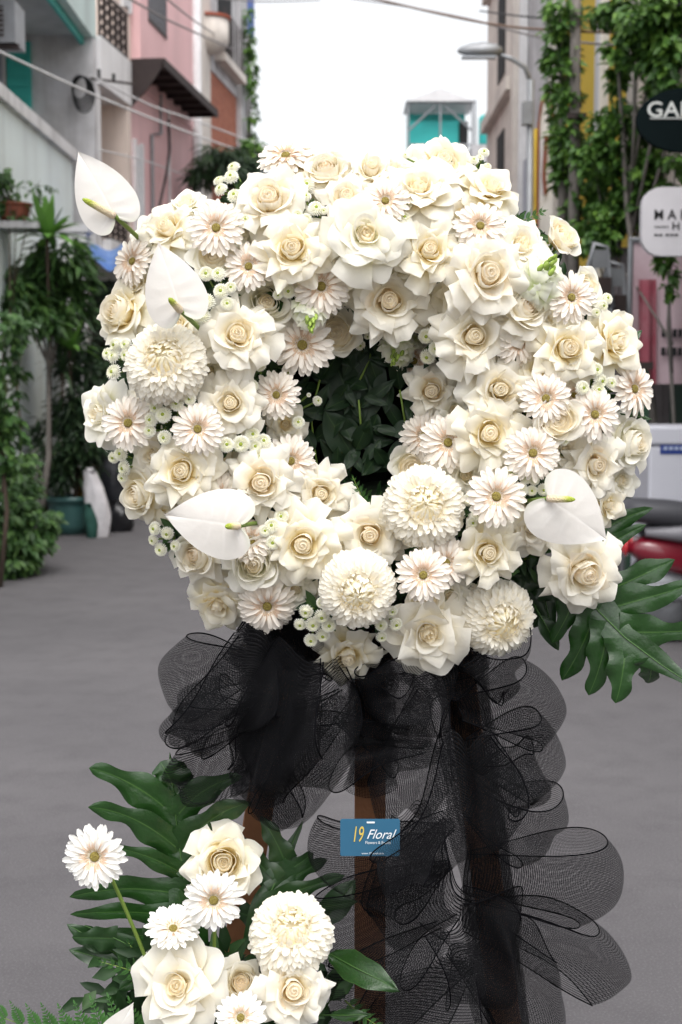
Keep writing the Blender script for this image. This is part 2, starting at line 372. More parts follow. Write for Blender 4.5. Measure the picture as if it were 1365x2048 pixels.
for k in range(9): B('bar', gr, IRON, .022, .034, 2.3 + k * .12, 2.315 + k * .12, 6.041, 7.2)
b2('window', GLASS, .0205, .0208, 2.3, 3.3, 6.0, 7.2)
for y0, y1, z0, z1 in ((1.55, 1.85, 3.25, 4.35), (1.45, 1.75, 6.0, 7.6)):
    wx = -.0 if z0 < 5 else -.1
    w_ = b2('window', GLASS, wx, wx + .02, y0, y1, z0, z1); B('frame', w_, PVC, wx, wx + .05, y0 - .05, y0 - .001, z0 - .05, z1 + .05); B('frame', w_, PVC, wx, wx + .05, y1 + .001, y1 + .05, z0 - .05, z1 + .05); B('mullion', w_, PVC, wx + .021, wx + .045, (y0 + y1) / 2 - .02, (y0 + y1) / 2 + .02, z0, z1)
MB().tube([(.06, 5.0, 0), (.06, 5.0, 8)], .075, 10).build('drain_pipe', PVC, H2, True)
b2('corner', CREAM, -2, -.02, 4.952, 5.2, 0, 8)
wc = MB().tube([P(338, 240, 19.2), P(340, 300, 19.2), P(333, 350, 18.8), P(318, 420, 18.4), P(300, 480, 18)], .018, 5).build('wall_cable', CABLE, None, True); tag(wc, 'slack black cable hanging down the pink wall', 'cable')
bt = thing('blue_tarp', 'blue plastic sheet sagging over a dark shop front', 'tarp', P(225, 525, 14.6))
def tfn(a, b):
    p = P(178 + 100 * a, 487 + 18 * a + (28 + 30 * a) * b + 6 * sin(a * 7), 15.3 - 1.2 * b - .4 * a) - P(225, 525, 14.6); return p + Vector((0, .05 * sin(a * 14 + b * 3), .03 * sin(a * 11))), 0
MB().grid(tfn, 14, 8).build('sheet', mat('blue_tarp', (.05, .14, .40), .5, noise=.7, scale=4, col2=(.22, .32, .52)), bt, True)
MB().tube([P(180, 488, 15.3) - bt.location, P(180, 560, 15.3) - bt.location], .02, 6).build('pole', IRON, bt)
sf = thing('shop_front', 'shop front with shade-black doorway under the blue plastic sheet', 'shop front', (-2.72, 15.95, 0)); B('shutter', sf, DARK, -.1, .9, -.02, .02, 0, 2.55); B('lintel', sf, WHITEW, -.15, .95, -.05, .06, 2.551, 2.75);  # near-black shutter box stands in for the unlit doorway
B('roof', sf, IRON, -.2, 1.0, -.7, .07, 2.752, 2.82)
for k in range(7): B('panel', sf, IRON, -.09 + k * .14, .035 + k * .14, -.034, -.021, .05, 2.5)

# --- left: grey house further down with round balcony and bare brick
H3 = thing('grey_house', 'narrow grey house with round balcony and bare brick wall', 'house', (-2.15, 22.0, 0), rz)
def b3(name, mt, *a): return B(name, H3, mt, *a)
b3('wall', CREAM, -3, 0, 0, .9, 0, 9); b3('brick_wall', BRICK, -3, -.02, .9, 3.2, 0, 6.35); b3('upper_wall', GREYW, -3, .0, .9, 3.2, 6.352, 9); b3('pier', GREYW, -3, .06, 3.202, 4.3, 0, 9)
for z in (6.75,):
    bb = MB().lathe([(.02, z - .2), (.2, z - .17), (.28, z - .07), (.31, z), (.31, z + .32), (.28, z + .32), (.28, z + .02), (.02, z + .02)], 20).build('balcony', CREAM, H3, True); bb.location = (.0, .8, 0)
    MB().lathe([(.28, z + .321), (.34, z + .33), (.34, z + .37), (.28, z + .37)], 20).build('rail', REDTILE, bb)
b3('window', DARK, .002, .02, 1.5, 2.6, 6.8, 7.9); b3('window', GLASS, .062, .08, 3.5, 4.0, 4.2, 5.6)
b3('ledge', CREAM, -.0, .18, 1.2, 3.1, 6.55, 6.68)
for k in range(8): b3('bar', IRON, .14, .16, 1.3 + k * .23, 1.32 + k * .23, 6.681, 7.4)
b3('sheet', mat('blue_panel', (.10, .16, .42), .6), .062, .12, 3.9, 4.28, 7.6, 8.8)

# --- far end: houses and the rooftop shelter
H4 = thing('far_house', 'distant grey house behind the top of the wreath', 'house', (1.9, 36, 0))
B('wall', H4, GREYW, -.45, 1.9, 0, 8, 0, 7.05); B('parapet', H4, CREAM, -.5, 1.95, -.05, .0, 6.6, 7.1)
sl = thing('rooftop_shelter', 'teal sheeted rooftop shelter with pale gable roof', 'shelter', P(880, 300, 36))
def at36(px, py, d=0): return P(px, py, 36 + d) - sl.location
for px in (817, 945):
    for d in (0, 1.5): MB().tube([at36(px + (6 if d else 0), 330, d), at36(px + (6 if d else 0), 200, d)], .03, 6).build('post', STEEL, sl)
for (xa, ya, xb, yb) in ((817, 205, 945, 205), (817, 262, 870, 212), (945, 262, 890, 212), (881, 205, 881, 290), (817, 290, 945, 290)): MB().tube([at36(xa, ya), at36(xb, yb)], .028, 6).build('beam', STEEL, sl)
x0, x1 = at36(812, 200).x, at36(950, 200).x; zr = at36(881, 178).z; ze = at36(881, 204).z
MB().prism([(x0, ze), ((x0 + x1) / 2, zr), (x1, ze)], -.1, 1.7).build('roof', PVC, sl)
MB().box(at36(820, 0).x, at36(920, 0).x, .3, .34, at36(0, 290).z, at36(0, 238).z).build('sheet', TEALT, sl); MB().box(at36(820, 0).x, at36(942, 0).x, 1.4, 1.45, at36(0, 290).z, at36(0, 206).z).build('rear_sheet', TEAL, sl)
MB().box(at36(924, 0).x, at36(940, 0).x, .2, .6, at36(0, 292).z, at36(0, 240).z).build('tank', DARK, sl)
h5 = thing('teal_water_tank', 'small teal tank on a far roof right of the shelter', 'tank', P(972, 292, 30)); MB().lathe([(.13, 0), (.15, .05), (.15, .55), (.1, .62), (.02, .64)], 16).build('drum', TEALT, h5, True); B('stand', h5, DARK, .16, .3, -.1, .2, -.1, .5); B('base', h5, GREYW, -.3, .4, -.2, 4, -8.9, -.002)

# --- right: old cream building
H6 = thing('cream_building', 'weathered cream building behind the street lamp at the right', 'building', (2.15, 15.1, 0))
def b6(name, mt, *a): return B(name, H6, mt, *a)
b6('wall', GREYW, 0, 4, 0, 2.6, 0, 7); b6('far_wall', CREAM, -.04, 4, 2.602, 5.9, 0, 7.6); b6('pilaster', CREAM, -.09, -.001, 2.3, 2.598, 0, 6.9)
for z in (3.2, 5.0, 6.8): b6('ledge', CREAM, -.14, -.041, 2.65, 5.8, z, z + .16)
for z in (3.6, 5.4): b6('window', DARK, -.055, -.041, 3.6, 4.4, z, z + 1.1)
b6('roof_box', WHITEW, .0, 1.2, 4.4, 5.6, 7.602, 8.3); b6('drain_pipe', PVC, -.10, -.01, 1.6, 1.7, 0, 7)
b6('panel', mat('pale_blue_panel', (.42, .44, .52), .7, noise=.4, scale=4), -.06, -.001, .75, 1.5, 1.5, 3.95)
b6('stain_board', mat('rust_board', (.20, .13, .09), .8, noise=.8, scale=5, col2=(.4, .36, .33)), -.05, -.001, .1, .7, 2.8, 4.0)
yp = thing('yellow_pole', 'thin yellow pole beside the pale panel at the right', 'pole', P(1068, 420, 14.8)); yp.location.z = 0; MB().tube([(0, 0, 0), (0, 0, 4.0)], .035, 8).build('shaft', YELLOW, yp, True); B('foot', yp, IRON, -.08, .08, -.08, .08, 0, .02)
bs = thing('arched_signboard', 'tall white arched board with rusty frame at the right', 'signboard', P(1090, 430, 14.4)); z0 = bs.location.z
bw = M(15, 14.4); hh = P(1090, 175, 14.4).z - z0
MB().prism([(-bw, -1.2), (bw, -1.2), (bw, hh * .72), (bw * .6, hh * .88), (0, hh * 1.0), (-bw * .7, hh * .86), (-bw, hh * .7)], 0, .05).build('board', WHITEW, bs)
MB().tube([(-bw, -.02, -1.2), (-bw, -.02, hh * .7), (-bw * .7, -.02, hh * .86), (0, -.02, hh), (bw * .6, -.02, hh * .88), (bw, -.02, hh * .72)], .014, 5).build('frame', TERRA, bs)
MB().tube([(0, -.03, .2), (-.02, -.03, hh * .3), (.0, -.03, hh * .62)], .02, 5).build('stripe', TERRA, bs)
for k in (.35, .62): MB().tube([(bw, 0, hh * k), (.55, .1, hh * k)], .016, 5).build('bracket', IRON, bs)
MB().tube([(0.0, .03, -1.2), (0, .03, -z0)], .04, 6).build('post', IRON, bs)

# --- right: yellow building hung with creepers
H7 = thing('yellow_building', 'yellow and beige building hung with creepers at the right', 'building', (2.3, 12, 0))
def b7(name, mt, *a): return B(name, H7, mt, *a)
b7('wall', YELLOW, 0, 4, -.6, 2.98, 0, 6); b7('beige_wall', BEIGE, .0, 4, -2.4, -.602, 2.6, 5.6); b7('near_wall', CREAM, 0.05, 4, -6, -2.402, 2.6, 5.2)
b7('shop_wall', mat('dark_green_wall', (.02, .05, .035), .7, noise=.6, scale=3, col2=(.04, .06, .05)), .12, 4, -6, -.602, 0, 2.598)
b7('column', CREAM, -.06, -.001, -.9, -.6, 2.6, 5.9); b7('column', WHITEW, -.08, -.001, .5, .75, 0, 6.1)
b7('window', GLASS, .03, .049, -4.6, -3.8, 3.4, 4.6)

# street lamp
LP_ = thing('street_lamp', 'grey street lamp on a pole arm above the alley', 'street lamp', (P(1062, 400, 13.6).x, 13.6, 0))
def lp(px, py, d=0): return P(px, py, 13.6 + d) - LP_.location
MB().tube([(0, 0, 0), lp(1062, 160)], [.05, .035], 8).build('pole', STEEL, LP_, True)
MB().tube([lp(1062, 165), lp(1050, 135), lp(1025, 118), lp(996, 108)], .022, 7).build('arm', STEEL, LP_, True)
hd = MB().lathe([(.01, 0), (.035, .03), (.06, .12), (.075, .25), (.06, .36), (.03, .42)], 14, axis='X'); hd.v = [(x, y, z * (.75 if z < 0 else 1.15)) for x, y, z in hd.v]
ho = hd.build('lamp_head', STEEL, LP_, True); ho.location = lp(915, 103)
MB().box(.04, .36, -.055, .055, -.065, -.05).build('lens', GLASS, ho)
MB().box(-.09, .0, -.06, .06, lp(1062, 250).z, lp(1062, 205).z).build('junction_box', STEEL, LP_)

# wires over the alley: each a thing
def wire(pts, label, r=.012, m=WIRE):
    pp = [P(*p) for p in pts]; n = 24; out = []
    for k in range(n + 1):
        t = k / n * (len(pp) - 1); i = min(len(pp) - 2, int(t)); f = t - i
        p0, p1, p2, p3 = pp[max(0, i - 1)], pp[i], pp[i + 1], pp[min(len(pp) - 1, i + 2)]
        out.append(.5 * (2 * p1 + (p2 - p0) * f + (2 * p0 - 5 * p1 + 4 * p2 - p3) * f * f + (3 * p1 - p0 - 3 * p2 + p3) * f ** 3))
    o = MB().tube(out, r, 5).build('overhead_wire', m, None, True); return tag(o, label, 'wire', 'wires over the alley')
wire([(600, -40, 16), (760, 0, 14.5), (980, 48, 12.5), (1180, 64, 11), (1420, 72, 10)], 'brown wire sagging across the sky at the top right', .011, WIREB)
wire([(500, -28, 22), (760, 5, 20), (930, 36, 16), (1100, 78, 12.5), (1420, 102, 10)], 'pale lower wire crossing the street lamp pole', .010)
wire([(960, 22, 16), (1080, 36, 13), (1240, 40, 11), (1420, -10, 9)], 'dark wire close under the top edge at the right', .009, CABLE)
wire([(1240, 38, 11.5), (1320, 12, 10.5), (1420, -30, 9.5)], 'thin wire rising to the top right corner', .008, CABLE)
wire([(-30, 90, 11), (200, 195, 14), (390, 270, 17.5), (540, 322, 24)], 'pale wire slanting down over the mint house', .012, PVC)
wire([(180, 150, 15), (300, 210, 17), (400, 245, 19), (540, 296, 25)], 'pale wire from the cable coil past the dark awning', .011, PVC)
wire([(230, -20, 14), (320, 32, 16), (390, 65, 18), (470, 100, 24)], 'wire across the pink wall near the top edge', .012, WIRE)
wire([(290, -40, 14), (380, 35, 18), (440, 75, 24)], 'short upper wire over the pink wall', .011, WIRE)
wire([(400, -8, 17), (520, 3, 22), (640, 0, 28)], 'grey wire along the top edge above the grey house', .012, WIRE)
wire([(200, 300, 16), (300, 325, 18), (420, 370, 22)], 'faint wire low across the pink wall', .009, PVC)
wire([(690, 150, 34), (760, 190, 34), (820, 252, 36)], 'faint thin line in the sky left of the shelter', .006, PVC)

# --- leaves
def leafmat(name, a, b_, c, tr=.18): return mat(name, a, rough=.45, spec=.4, trans=tr, ramp=[(0, a), (.55, b_), (1, c)])
VINE = leafmat('creeper_leaf', (.03, .085, .018), (.075, .17, .03), (.17, .31, .05))
BUSH = leafmat('bush_leaf', (.022, .055, .018), (.05, .115, .03), (.11, .21, .05))
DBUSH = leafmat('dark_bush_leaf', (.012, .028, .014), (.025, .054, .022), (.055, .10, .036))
PALM = leafmat('palm_leaf', (.06, .15, .035), (.12, .27, .05), (.19, .38, .08))
BARK = mat('bark', (.09, .065, .05), .9, noise=.7, scale=10, bump=.4, bscale=30); BARKG = mat('grey_bark', (.20, .18, .165), .9, noise=.7, scale=6, bump=.4, bscale=20)
cp = thing('concrete_pole', 'tall grey pole among the creepers at the right', 'pole', (P(1152, 400, 11.0).x, 11.0, 0))
MB().tube([(0, 0, 0), (-.01, 0, 2.4), (-.03, 0, 5.6)], [.055, .045, .035], 10).build('shaft', BARKG, cp, True); B('band', cp, IRON, -.08, .06, -.08, .07, 3.4, 3.44)
def crown(blobs, n, L, w, m, seed, name='crown', o=None, org=None, droop=.3, shell=.55):
    """blobs: (px, py, Y, rx px, rz px, ry m)"""
    rn = random.Random(seed); mb = MB(); vol = [b[3] * b[4] for b in blobs]; tot = sum(vol)
    for b, v in zip(blobs, vol):
        c = P(b[0], b[1], b[2]) - org; rx, rz_, ry = M(b[3], b[2]), M(b[4], b[2]), b[5]
        subs = [Vector((rn.gauss(0, 1), rn.gauss(0, 1), rn.gauss(0, 1))).normalized() * rn.uniform(shell, 1.0) for _ in range(max(5, int(n * v / tot / 16)))]
        for k in range(int(n * v / tot)):
            s = rn.choice(subs); p = s + Vector((rn.gauss(0, .16), rn.gauss(0, .16), rn.gauss(0, .16)))
            q = c + Vector((p.x * rx, p.y * ry, p.z * rz_)); d = Vector((p.x + rn.uniform(-.8, .8), p.y + rn.uniform(-.8, .8) - .2, rn.uniform(-.9, .5) - droop))
            mb.leaf(q, d, Vector((rn.uniform(-.6, .6), rn.uniform(-.8, .2), 1)), L * rn.uniform(.6, 1.25), w * rn.uniform(.7, 1.2), rn.random() * .75 + .25 * (hash(tuple(s)) % 100) / 100)
    return mb.build(name, m, o, True)
def tree(name, label, cat, base, blobs, n, L, w, m, seed, trunk_r=.03, bark=None, group=None, ground=True, pot=None, shell=.55):
    b = P(*base); 
    if ground: b.z = 0
    o = thing(name, label, cat, b, 0, group); bark = bark or BARK
    c = [P(x[0], x[1], x[2]) - b for x in blobs]
    mb = MB(); top = max(c, key=lambda v: v.z)
    mb.tube([(0, 0, 0), top * .3 + Vector((.04, 0, .0)), top * .65 - Vector((.03, 0, 0)), top], [trunk_r, trunk_r * .8, trunk_r * .6, trunk_r * .25], 7)
    for p in c:
        if p is top: continue
        a = top * max(.1, min(.9, p.z / max(top.z, .1) * .7)); mb.tube([a, (a + p) / 2 + Vector((0, 0, .05)), p], [trunk_r * .5, trunk_r * .35, trunk_r * .12], 5)
    mb.build('trunk', bark, o, True); crown(blobs, n, L, w, m, seed, 'crown', o, b, shell=shell)
    return o
def straps(name, label, cat, base, head, n, L, w, m, seed, group=None, trunk=.02, droop=.6, ground=True):
    """rosette of long leaves on a cane; every leaf a part"""
    b = P(*base); 
    if ground: b.z = 0
    h = P(*head); o = thing(name, label, cat, b, 0, group); rn = random.Random(seed)
    MB().tube([(0, 0, 0), (h - b) * .5 + Vector((.03, 0, 0)), h - b], [trunk, trunk * .85, trunk * .7], 7).build('trunk', BARK, o, True)
    for k in range(n):
        a = k * 2.4; e = rn.uniform(.15, 1.35); l = L * rn.uniform(.75, 1.1); d = Vector((cos(a) * sin(e), sin(a) * sin(e), cos(e))); sdv = Vector((-sin(a), cos(a), 0))
        def fn(u_, v, d=d, l=l, sdv=sdv): 
            u = u_ * 2 - 1; p = d * l * v - Vector((0, 0, 1)) * droop * l * v * v * (d.x * d.x + d.y * d.y); ww = w * .5 * sin(pi * (.12 + .88 * v)) ** .7 if v < 1 else 0
            return h - b + p + sdv * ww * u + Vector((0, 0, .15 * ww * abs(u))), (k * .37) % 1
        MB().grid(fn, 2, 7).build('leaf', m, o, True)
    return o
GP_ = 'potted plants along the mint wall'
def pot_at(name, label, base, r, h, m, rim=.03):
    b = P(*base); b.z = max(0, b.z if base[2] < 0 else 0); o = thing(name, label, 'pot', b)
    MB().lathe([(r * .72, 0), (r * .86, h * .25), (r * .96, h * .7), (r, h * .86), (r * 1.08, h * .87), (r * 1.08, h), (r * .95, h), (r * .9, h * .85), (.01, h * .84)], 28).build('vessel', m, o, True)
    MB().lathe([(.01, h * .86), (r * .9, h * .86), (r * .9, h * .845), (.01, h * .845)], 20).build('soil', BARK, o)
    return o
POTG = mat('glazed_pot', (.035, .105, .10), .35, .5, noise=.6, scale=6, col2=(.06, .13, .125), bump=.1)
pot_at('plant_pot', 'teal glazed pot on the asphalt beside the white sack', (145, 1062, 13.4), .225, .36, POTG)
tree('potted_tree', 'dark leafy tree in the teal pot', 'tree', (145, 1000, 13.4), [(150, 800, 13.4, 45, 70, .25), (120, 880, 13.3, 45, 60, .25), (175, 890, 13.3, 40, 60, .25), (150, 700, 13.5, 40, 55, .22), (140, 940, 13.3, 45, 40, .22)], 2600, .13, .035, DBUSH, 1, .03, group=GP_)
tree('leafy_bush', 'low green bush at the left edge, nearest the camera', 'bush', (30, 1130, 10.6), [(40, 1090, 10.5, 60, 45, .3), (-10, 1010, 10.6, 70, 70, .3), (40, 960, 10.9, 45, 50, .25), (10, 1120, 10.3, 50, 30, .25), (75, 1045, 10.6, 30, 40, .2)], 2600, .09, .045, BUSH, 2, .02, group=GP_)
tree('schefflera', 'broad green shrub with drooping leaves against the mint wall', 'shrub', (75, 1050, 12.9), [(70, 560, 12.9, 60, 50, .3), (120, 520, 12.9, 45, 45, .3), (25, 590, 12.7, 45, 40, .3), (130, 600, 13.1, 45, 40, .3), (80, 630, 12.8, 45, 35, .25), (165, 560, 13.2, 25, 35, .2)], 2600, .17, .04, BUSH, 3, .035, BARKG, GP_)
straps('dracaena', 'spiky green dracaena above the leafy shrub', 'dracaena', (92, 1050, 13.7), (95, 478, 12.5), 28, .44, .085, PALM, 4, GP_)
straps('dracaena', 'spiky dracaena half way up, before the white pillar', 'dracaena', (135, 1060, 13.9), (140, 700, 13.0), 26, .36, .06, PALM, 6, GP_, .018)
straps('dracaena', 'darker dracaena with narrow hanging leaves over the teal pot', 'dracaena', (118, 1060, 14.0), (125, 745, 13.0), 30, .48, .03, DBUSH, 7, GP_, .016, .9)
tree('leafy_shrub', 'shrub with round leaves cut by the left edge', 'shrub', (0, 1150, 9.8), [(10, 660, 9.8, 35, 45, .2), (15, 760, 9.8, 30, 50, .2), (0, 850, 9.9, 40, 60, .2), (20, 900, 9.9, 40, 40, .2)], 900, .09, .05, BUSH, 8, .02, group=GP_)
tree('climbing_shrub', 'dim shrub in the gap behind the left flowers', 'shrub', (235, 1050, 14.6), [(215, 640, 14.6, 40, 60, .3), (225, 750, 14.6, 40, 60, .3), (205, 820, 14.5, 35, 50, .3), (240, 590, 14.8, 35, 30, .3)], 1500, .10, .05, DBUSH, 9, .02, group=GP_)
tree('flowering_shrub', 'thin twigs with purple specks against the mint wall', 'shrub', (40, 1100, 12.4), [(35, 400, 12.4, 40, 40, .2), (20, 350, 12.4, 25, 40, .2), (80, 360, 12.4, 30, 25, .2)], 160, .07, .035, BUSH, 10, .014, group=GP_)
lp1 = pot_at('plant_pot', 'brown pot on a wall ledge at the left edge', (28, 440, 12.6), .15, .14, TERRA); lp1.location = P(28, 440, 12.55)
lg = thing('wall_ledge', 'concrete ledge carrying the brown pot', 'ledge', P(28, 445, 12.5)); B('slab', lg, GREYW, -.5, .25, -.14, .3, -.06, -.002); B('bracket', lg, IRON, -.3, -.26, -.1, .3, -.2, -.061)
tree('pot_plant', 'small plant in the brown pot on the ledge', 'plant', (20, 425, 12.5), [(5, 395, 12.5, 30, 30, .15), (0, 300 + 60, 12.5, 25, 25, .15)], 260, .09, .04, BUSH, 21, .012, ground=False)
# gate and wall behind the plants
gt = thing('steel_gate', 'pale steel gate frame behind the plants at the left', 'gate', P(55, 1060, 13.7)); gt.location.z = 0
for px in (38, 50, 62): MB().tube([(M(px - 55, 13.7), 0, 0), (M(px - 55, 13.7), 0, 2.0)], .022, 8).build('upright', STEEL, gt, True)
for z in (.15, 1.0, 1.95): MB().tube([(-.6, 0.03, z), (.1, 0.03, z)], .02, 6).build('rail', STEEL, gt)
B('panel', gt, DARK, -.75, -.12, .05, .07, .1, 2.0)
wp = thing('white_pillar', 'whitewashed wall pillar behind the potted plants', 'pillar', P(155, 1060, 14.2)); wp.location.z = 0; B('shaft', wp, WHITEW, -.13, .13, 0, .25, 0, 2.9); B('cap', wp, GREYW, -.16, .16, -.03, .28, 2.902, 2.98)
# rubbish by the pot
def sack(name, label, base, rx, h, m, seed, lean=0, cat='sack'):
    b = P(*base); b.z = 0; o = thing(name, label, cat, b); rn = random.Random(seed); a1, a2 = rn.uniform(0, 6), rn.uniform(0, 6)
    def fn(a, v):
        t = a * 2 * pi; r = rx * (.82 + .3 * sin(pi * min(1, v * 1.15)) - .45 * max(0, v - .75) * 2) * (1 + .09 * sin(3 * t + a1 + v * 5) + .06 * sin(7 * t + a2 - v * 9))
        return (r * cos(t) + lean * v * v * h, r * .8 * sin(t), h * v + .02 * sin(2 * t) * v), v
    MB().grid(fn, 26, 16, True).build('bag', m, o, True)
    MB().lathe([(.01, h * .97), (rx * .30, h * 1.0), (rx * .38, h * 1.07), (.02, h * 1.03)], 10).build('neck', m, o, True).location = (lean * h, 0, 0)
    return o
SACKW = mat('sack_white', (.60, .58, .60), .7, noise=.6, scale=9, col2=(.42, .40, .42), bump=.4, bscale=18)
sack('sack', 'tall white woven sack leaning beside the teal pot', (200, 1058, 13.1), .095, .60, SACKW, 1, -.14)
sack('green_sack', 'green cloth sack between pot and white sack', (184, 1062, 13.0), .05, .30, mat('sack_green', (.02, .075, .06), .8, noise=.6, scale=12), 2, -.1)
sack('rubbish_bag', 'black rubbish bag lying right of the white sack', (238, 1055, 13.6), .13, .28, mat('bag_black', (.012, .012, .014), .3, .5, bump=.6, bscale=12), 3)
sack('yellow_bag', 'small yellow bag on top behind the white sack', (173, 1000, 13.6), .07, .62, mat('bag_yellow', (.40, .26, .05), .6, noise=.4, scale=10), 4)
sack('dark_bag', 'tall dark bag in the shade behind the rubbish bag', (228, 1050, 14.2), .16, .75, mat('bag_dark', (.016, .017, .022), .5, bump=.5, bscale=10), 5)

# palms and creepers on the far left house
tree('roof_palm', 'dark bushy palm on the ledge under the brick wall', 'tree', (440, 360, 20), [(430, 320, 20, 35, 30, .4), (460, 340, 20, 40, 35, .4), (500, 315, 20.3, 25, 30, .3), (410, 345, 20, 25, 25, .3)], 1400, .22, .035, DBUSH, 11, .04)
tree('roof_bush', 'bright green tuft at the edge of the sky', 'bush', (505, 330, 21), [(507, 300, 21, 16, 22, .3)], 240, .14, .07, VINE, 12, .02)
tree('wall_creeper', 'creeper hanging down the edge of the grey house', 'creeper', (497, 350, 25.5), [(497, 70, 25.5, 6, 60, .3), (502, 140, 25.5, 7, 50, .3), (503, 220, 25.5, 6, 60, .3), (505, 280, 25.5, 7, 40, .3)], 420, .14, .07, VINE, 13, .03)
# creepers on the right: trunk-like stem and hanging masses, each its own plant
CG = 'creepers over the yellow building'
tree('creeper', 'creeper wrapped round the tall grey stem at the right', 'creeper', (1150, 700, 11.2), [(1125, 40, 11.2, 34, 50, .25), (1120, 130, 11.2, 26, 60, .25), (1130, 230, 11.2, 26, 70, .25), (1140, 320, 11.2, 28, 60, .25), (1165, 400, 11.2, 34, 60, .3)], 2000, .085, .05, VINE, 14, .055, BARKG, CG)
tree('creeper', 'bright creeper mass left of the dark oval sign', 'creeper', (1220, 700, 10.6), [(1230, 270, 10.6, 55, 55, .35), (1270, 340, 10.5, 50, 60, .35), (1190, 330, 10.6, 35, 50, .3), (1300, 400, 10.4, 60, 50, .35), (1230, 420, 10.6, 50, 40, .3), (1190, 470, 10.6, 40, 40, .3)], 3400, .08, .05, VINE, 15, .03, BARKG, CG)
tree('creeper', 'creeper hanging from the top right corner', 'creeper', (1330, 900, 10.0), [(1320, 30, 10.0, 60, 60, .35), (1270, 100, 10.2, 50, 40, .3), (1340, 130, 9.9, 50, 50, .35), (1230, 20, 10.4, 50, 25, .3), (1280, 50, 10, 50, 40, .3), (1355, 220, 9.8, 30, 50, .3), (1240, 160, 10.6, 20, 22, .3)], 2800, .09, .055, VINE, 16, .03, BARKG, CG, shell=.35)
tree('creeper', 'trailing creeper strands beside the white rounded sign', 'creeper', (1345, 900, 9.5), [(1335, 545, 9.0, 12, 50, .05), (1350, 340, 9.2, 30, 30, .2), (1210, 500, 10.5, 30, 20, .2)], 420, .07, .045, VINE, 17, .02, BARKG, CG)

# --- right: signs, banner, cold box, scooter
INK = mat('ink_dark', (.02, .02, .022), .6); SIGNW = mat('sign_white', (.62, .60, .63), .5, noise=.2, scale=4); SIGNB = mat('sign_black', (.006, .011, .012), .9, .05, noise=.4, scale=4); INKW = mat('ink_white', (.62, .64, .62), .6)
YS = 9.0; oc = P(1372, 240, YS); OS = thing('oval_sign', 'dark oval shop sign with pale lettering at the right edge', 'sign', oc)
MB().prism([(M(96, YS) * cos(k / 40 * 2 * pi), M(62, YS) * sin(k / 40 * 2 * pi)) for k in range(40)], 0, .05).build('board', SIGNB, OS)
text('lettering', 'GAR', M(31, YS) * 1.35, INKW, (M(-78, YS), -.004, M(6, YS)), OS, bold=.001, sx=1.1); MB().box(M(-70, YS), M(60, YS), -.006, -.001, M(2, YS), M(4, YS)).build('underline', INKW, OS)
MB().tube([(M(60, YS), .02, 0), (M(60, YS) + .6, .05, 0)], .015, 6).build('bracket', IRON, OS)
YR = 8.6; rc = P(1368, 443, YR); RS = thing('rounded_sign', 'white rounded square shop sign with dark lettering', 'sign', rc)
MB().prism(rrect(M(83, YR), M(67, YR), M(38, YR)), 0, .06).build('board', SIGNW, RS)
text('lettering', 'M A R', M(21, YR) * 1.3, INK, (M(-60, YR), -.004, M(4, YR)), RS, bold=.001, sx=.95); text('lettering', 'H', M(16, YR) * 1.3, INK, (M(-24, YR), -.004, M(-16, YR)), RS, bold=.001, sx=1.1)
MB().box(M(-58, YR), M(-30, YR), -.004, -.001, M(-11, YR), M(-9.5, YR)).build('rule', INK, RS)
for k in range(5): MB().box(M(-58 + k * 9 + (4 if k > 1 else 0), YR), M(-51 + k * 9 + (4 if k > 1 else 0), YR), -.004, -.001, M(-28, YR), M(-24.5, YR)).build('small_print', INK, RS)
MB().tube([(M(70, YR), .03, 0), (M(70, YR) + .6, .06, 0)], .015, 6).build('bracket', IRON, RS)
BAN = mat('banner_pink', (.62, .48, .52), .7, noise=.7, scale=3, col2=(.50, .34, .38)); BANR = mat('banner_red', (.33, .06, .09), .7, noise=.6, scale=4, col2=(.45, .22, .25)); GREYB = mat('grey_boards', (.17, .15, .155), .8, noise=.6, scale=3)
bn = thing('banner', 'faded pink banner with red figure under the white sign', 'banner', P(1330, 770, 9.9))
def bfn(x0, x1, y0, y1, off=0, w=.03):
    def fn(a, b): 
        p = P(x0 + (x1 - x0) * a, y1 + (y0 - y1) * b, 9.9) - bn.location; return p + Vector((0, off + w * sin(a * 9) * (1.2 - b), 0)), 0
    return fn
MB().grid(bfn(1262, 1420, 480, 768), 26, 6).build('cloth', BAN, bn, True); MB().grid(bfn(1275, 1310, 560, 768, -.05, .02), 12, 6).build('figure', BANR, bn, True)
for y in (668, 704): 
    for k in range(6): MB().box(M(-12 + k * 11, 9.9), M(-4 + k * 11, 9.9), -.06, -.05, M(770 - y - 8, 9.9), M(770 - y + 8, 9.9)).build('printing', INK, bn)
MB().tube([P(1258, 480, 9.9) - bn.location, P(1425, 480, 9.9) - bn.location], .02, 6).build('rod', STEEL, bn)
MB().tube([P(1262, 478, 9.9) - bn.location, Vector((P(1262, 478, 9.9).x - bn.location.x, 0, -bn.location.z))], .02, 6).build('post', STEEL, bn)
bf = thing('board_fence', 'grey weathered boards behind the banner', 'fence', (1.95, 10.5, 0))
for k in range(9): B('board', bf, GREYB, k * .085, k * .085 + .078, 0, .02 + .006 * (k % 3), .2, 2.45 - .05 * (k % 2))
for z in (.5, 2.0): B('rail', bf, GREYB, -.02, .78, .03, .07, z, z + .07)
B('post', bf, GREYB, -.01, .06, .072, .13, 0, 2.4)
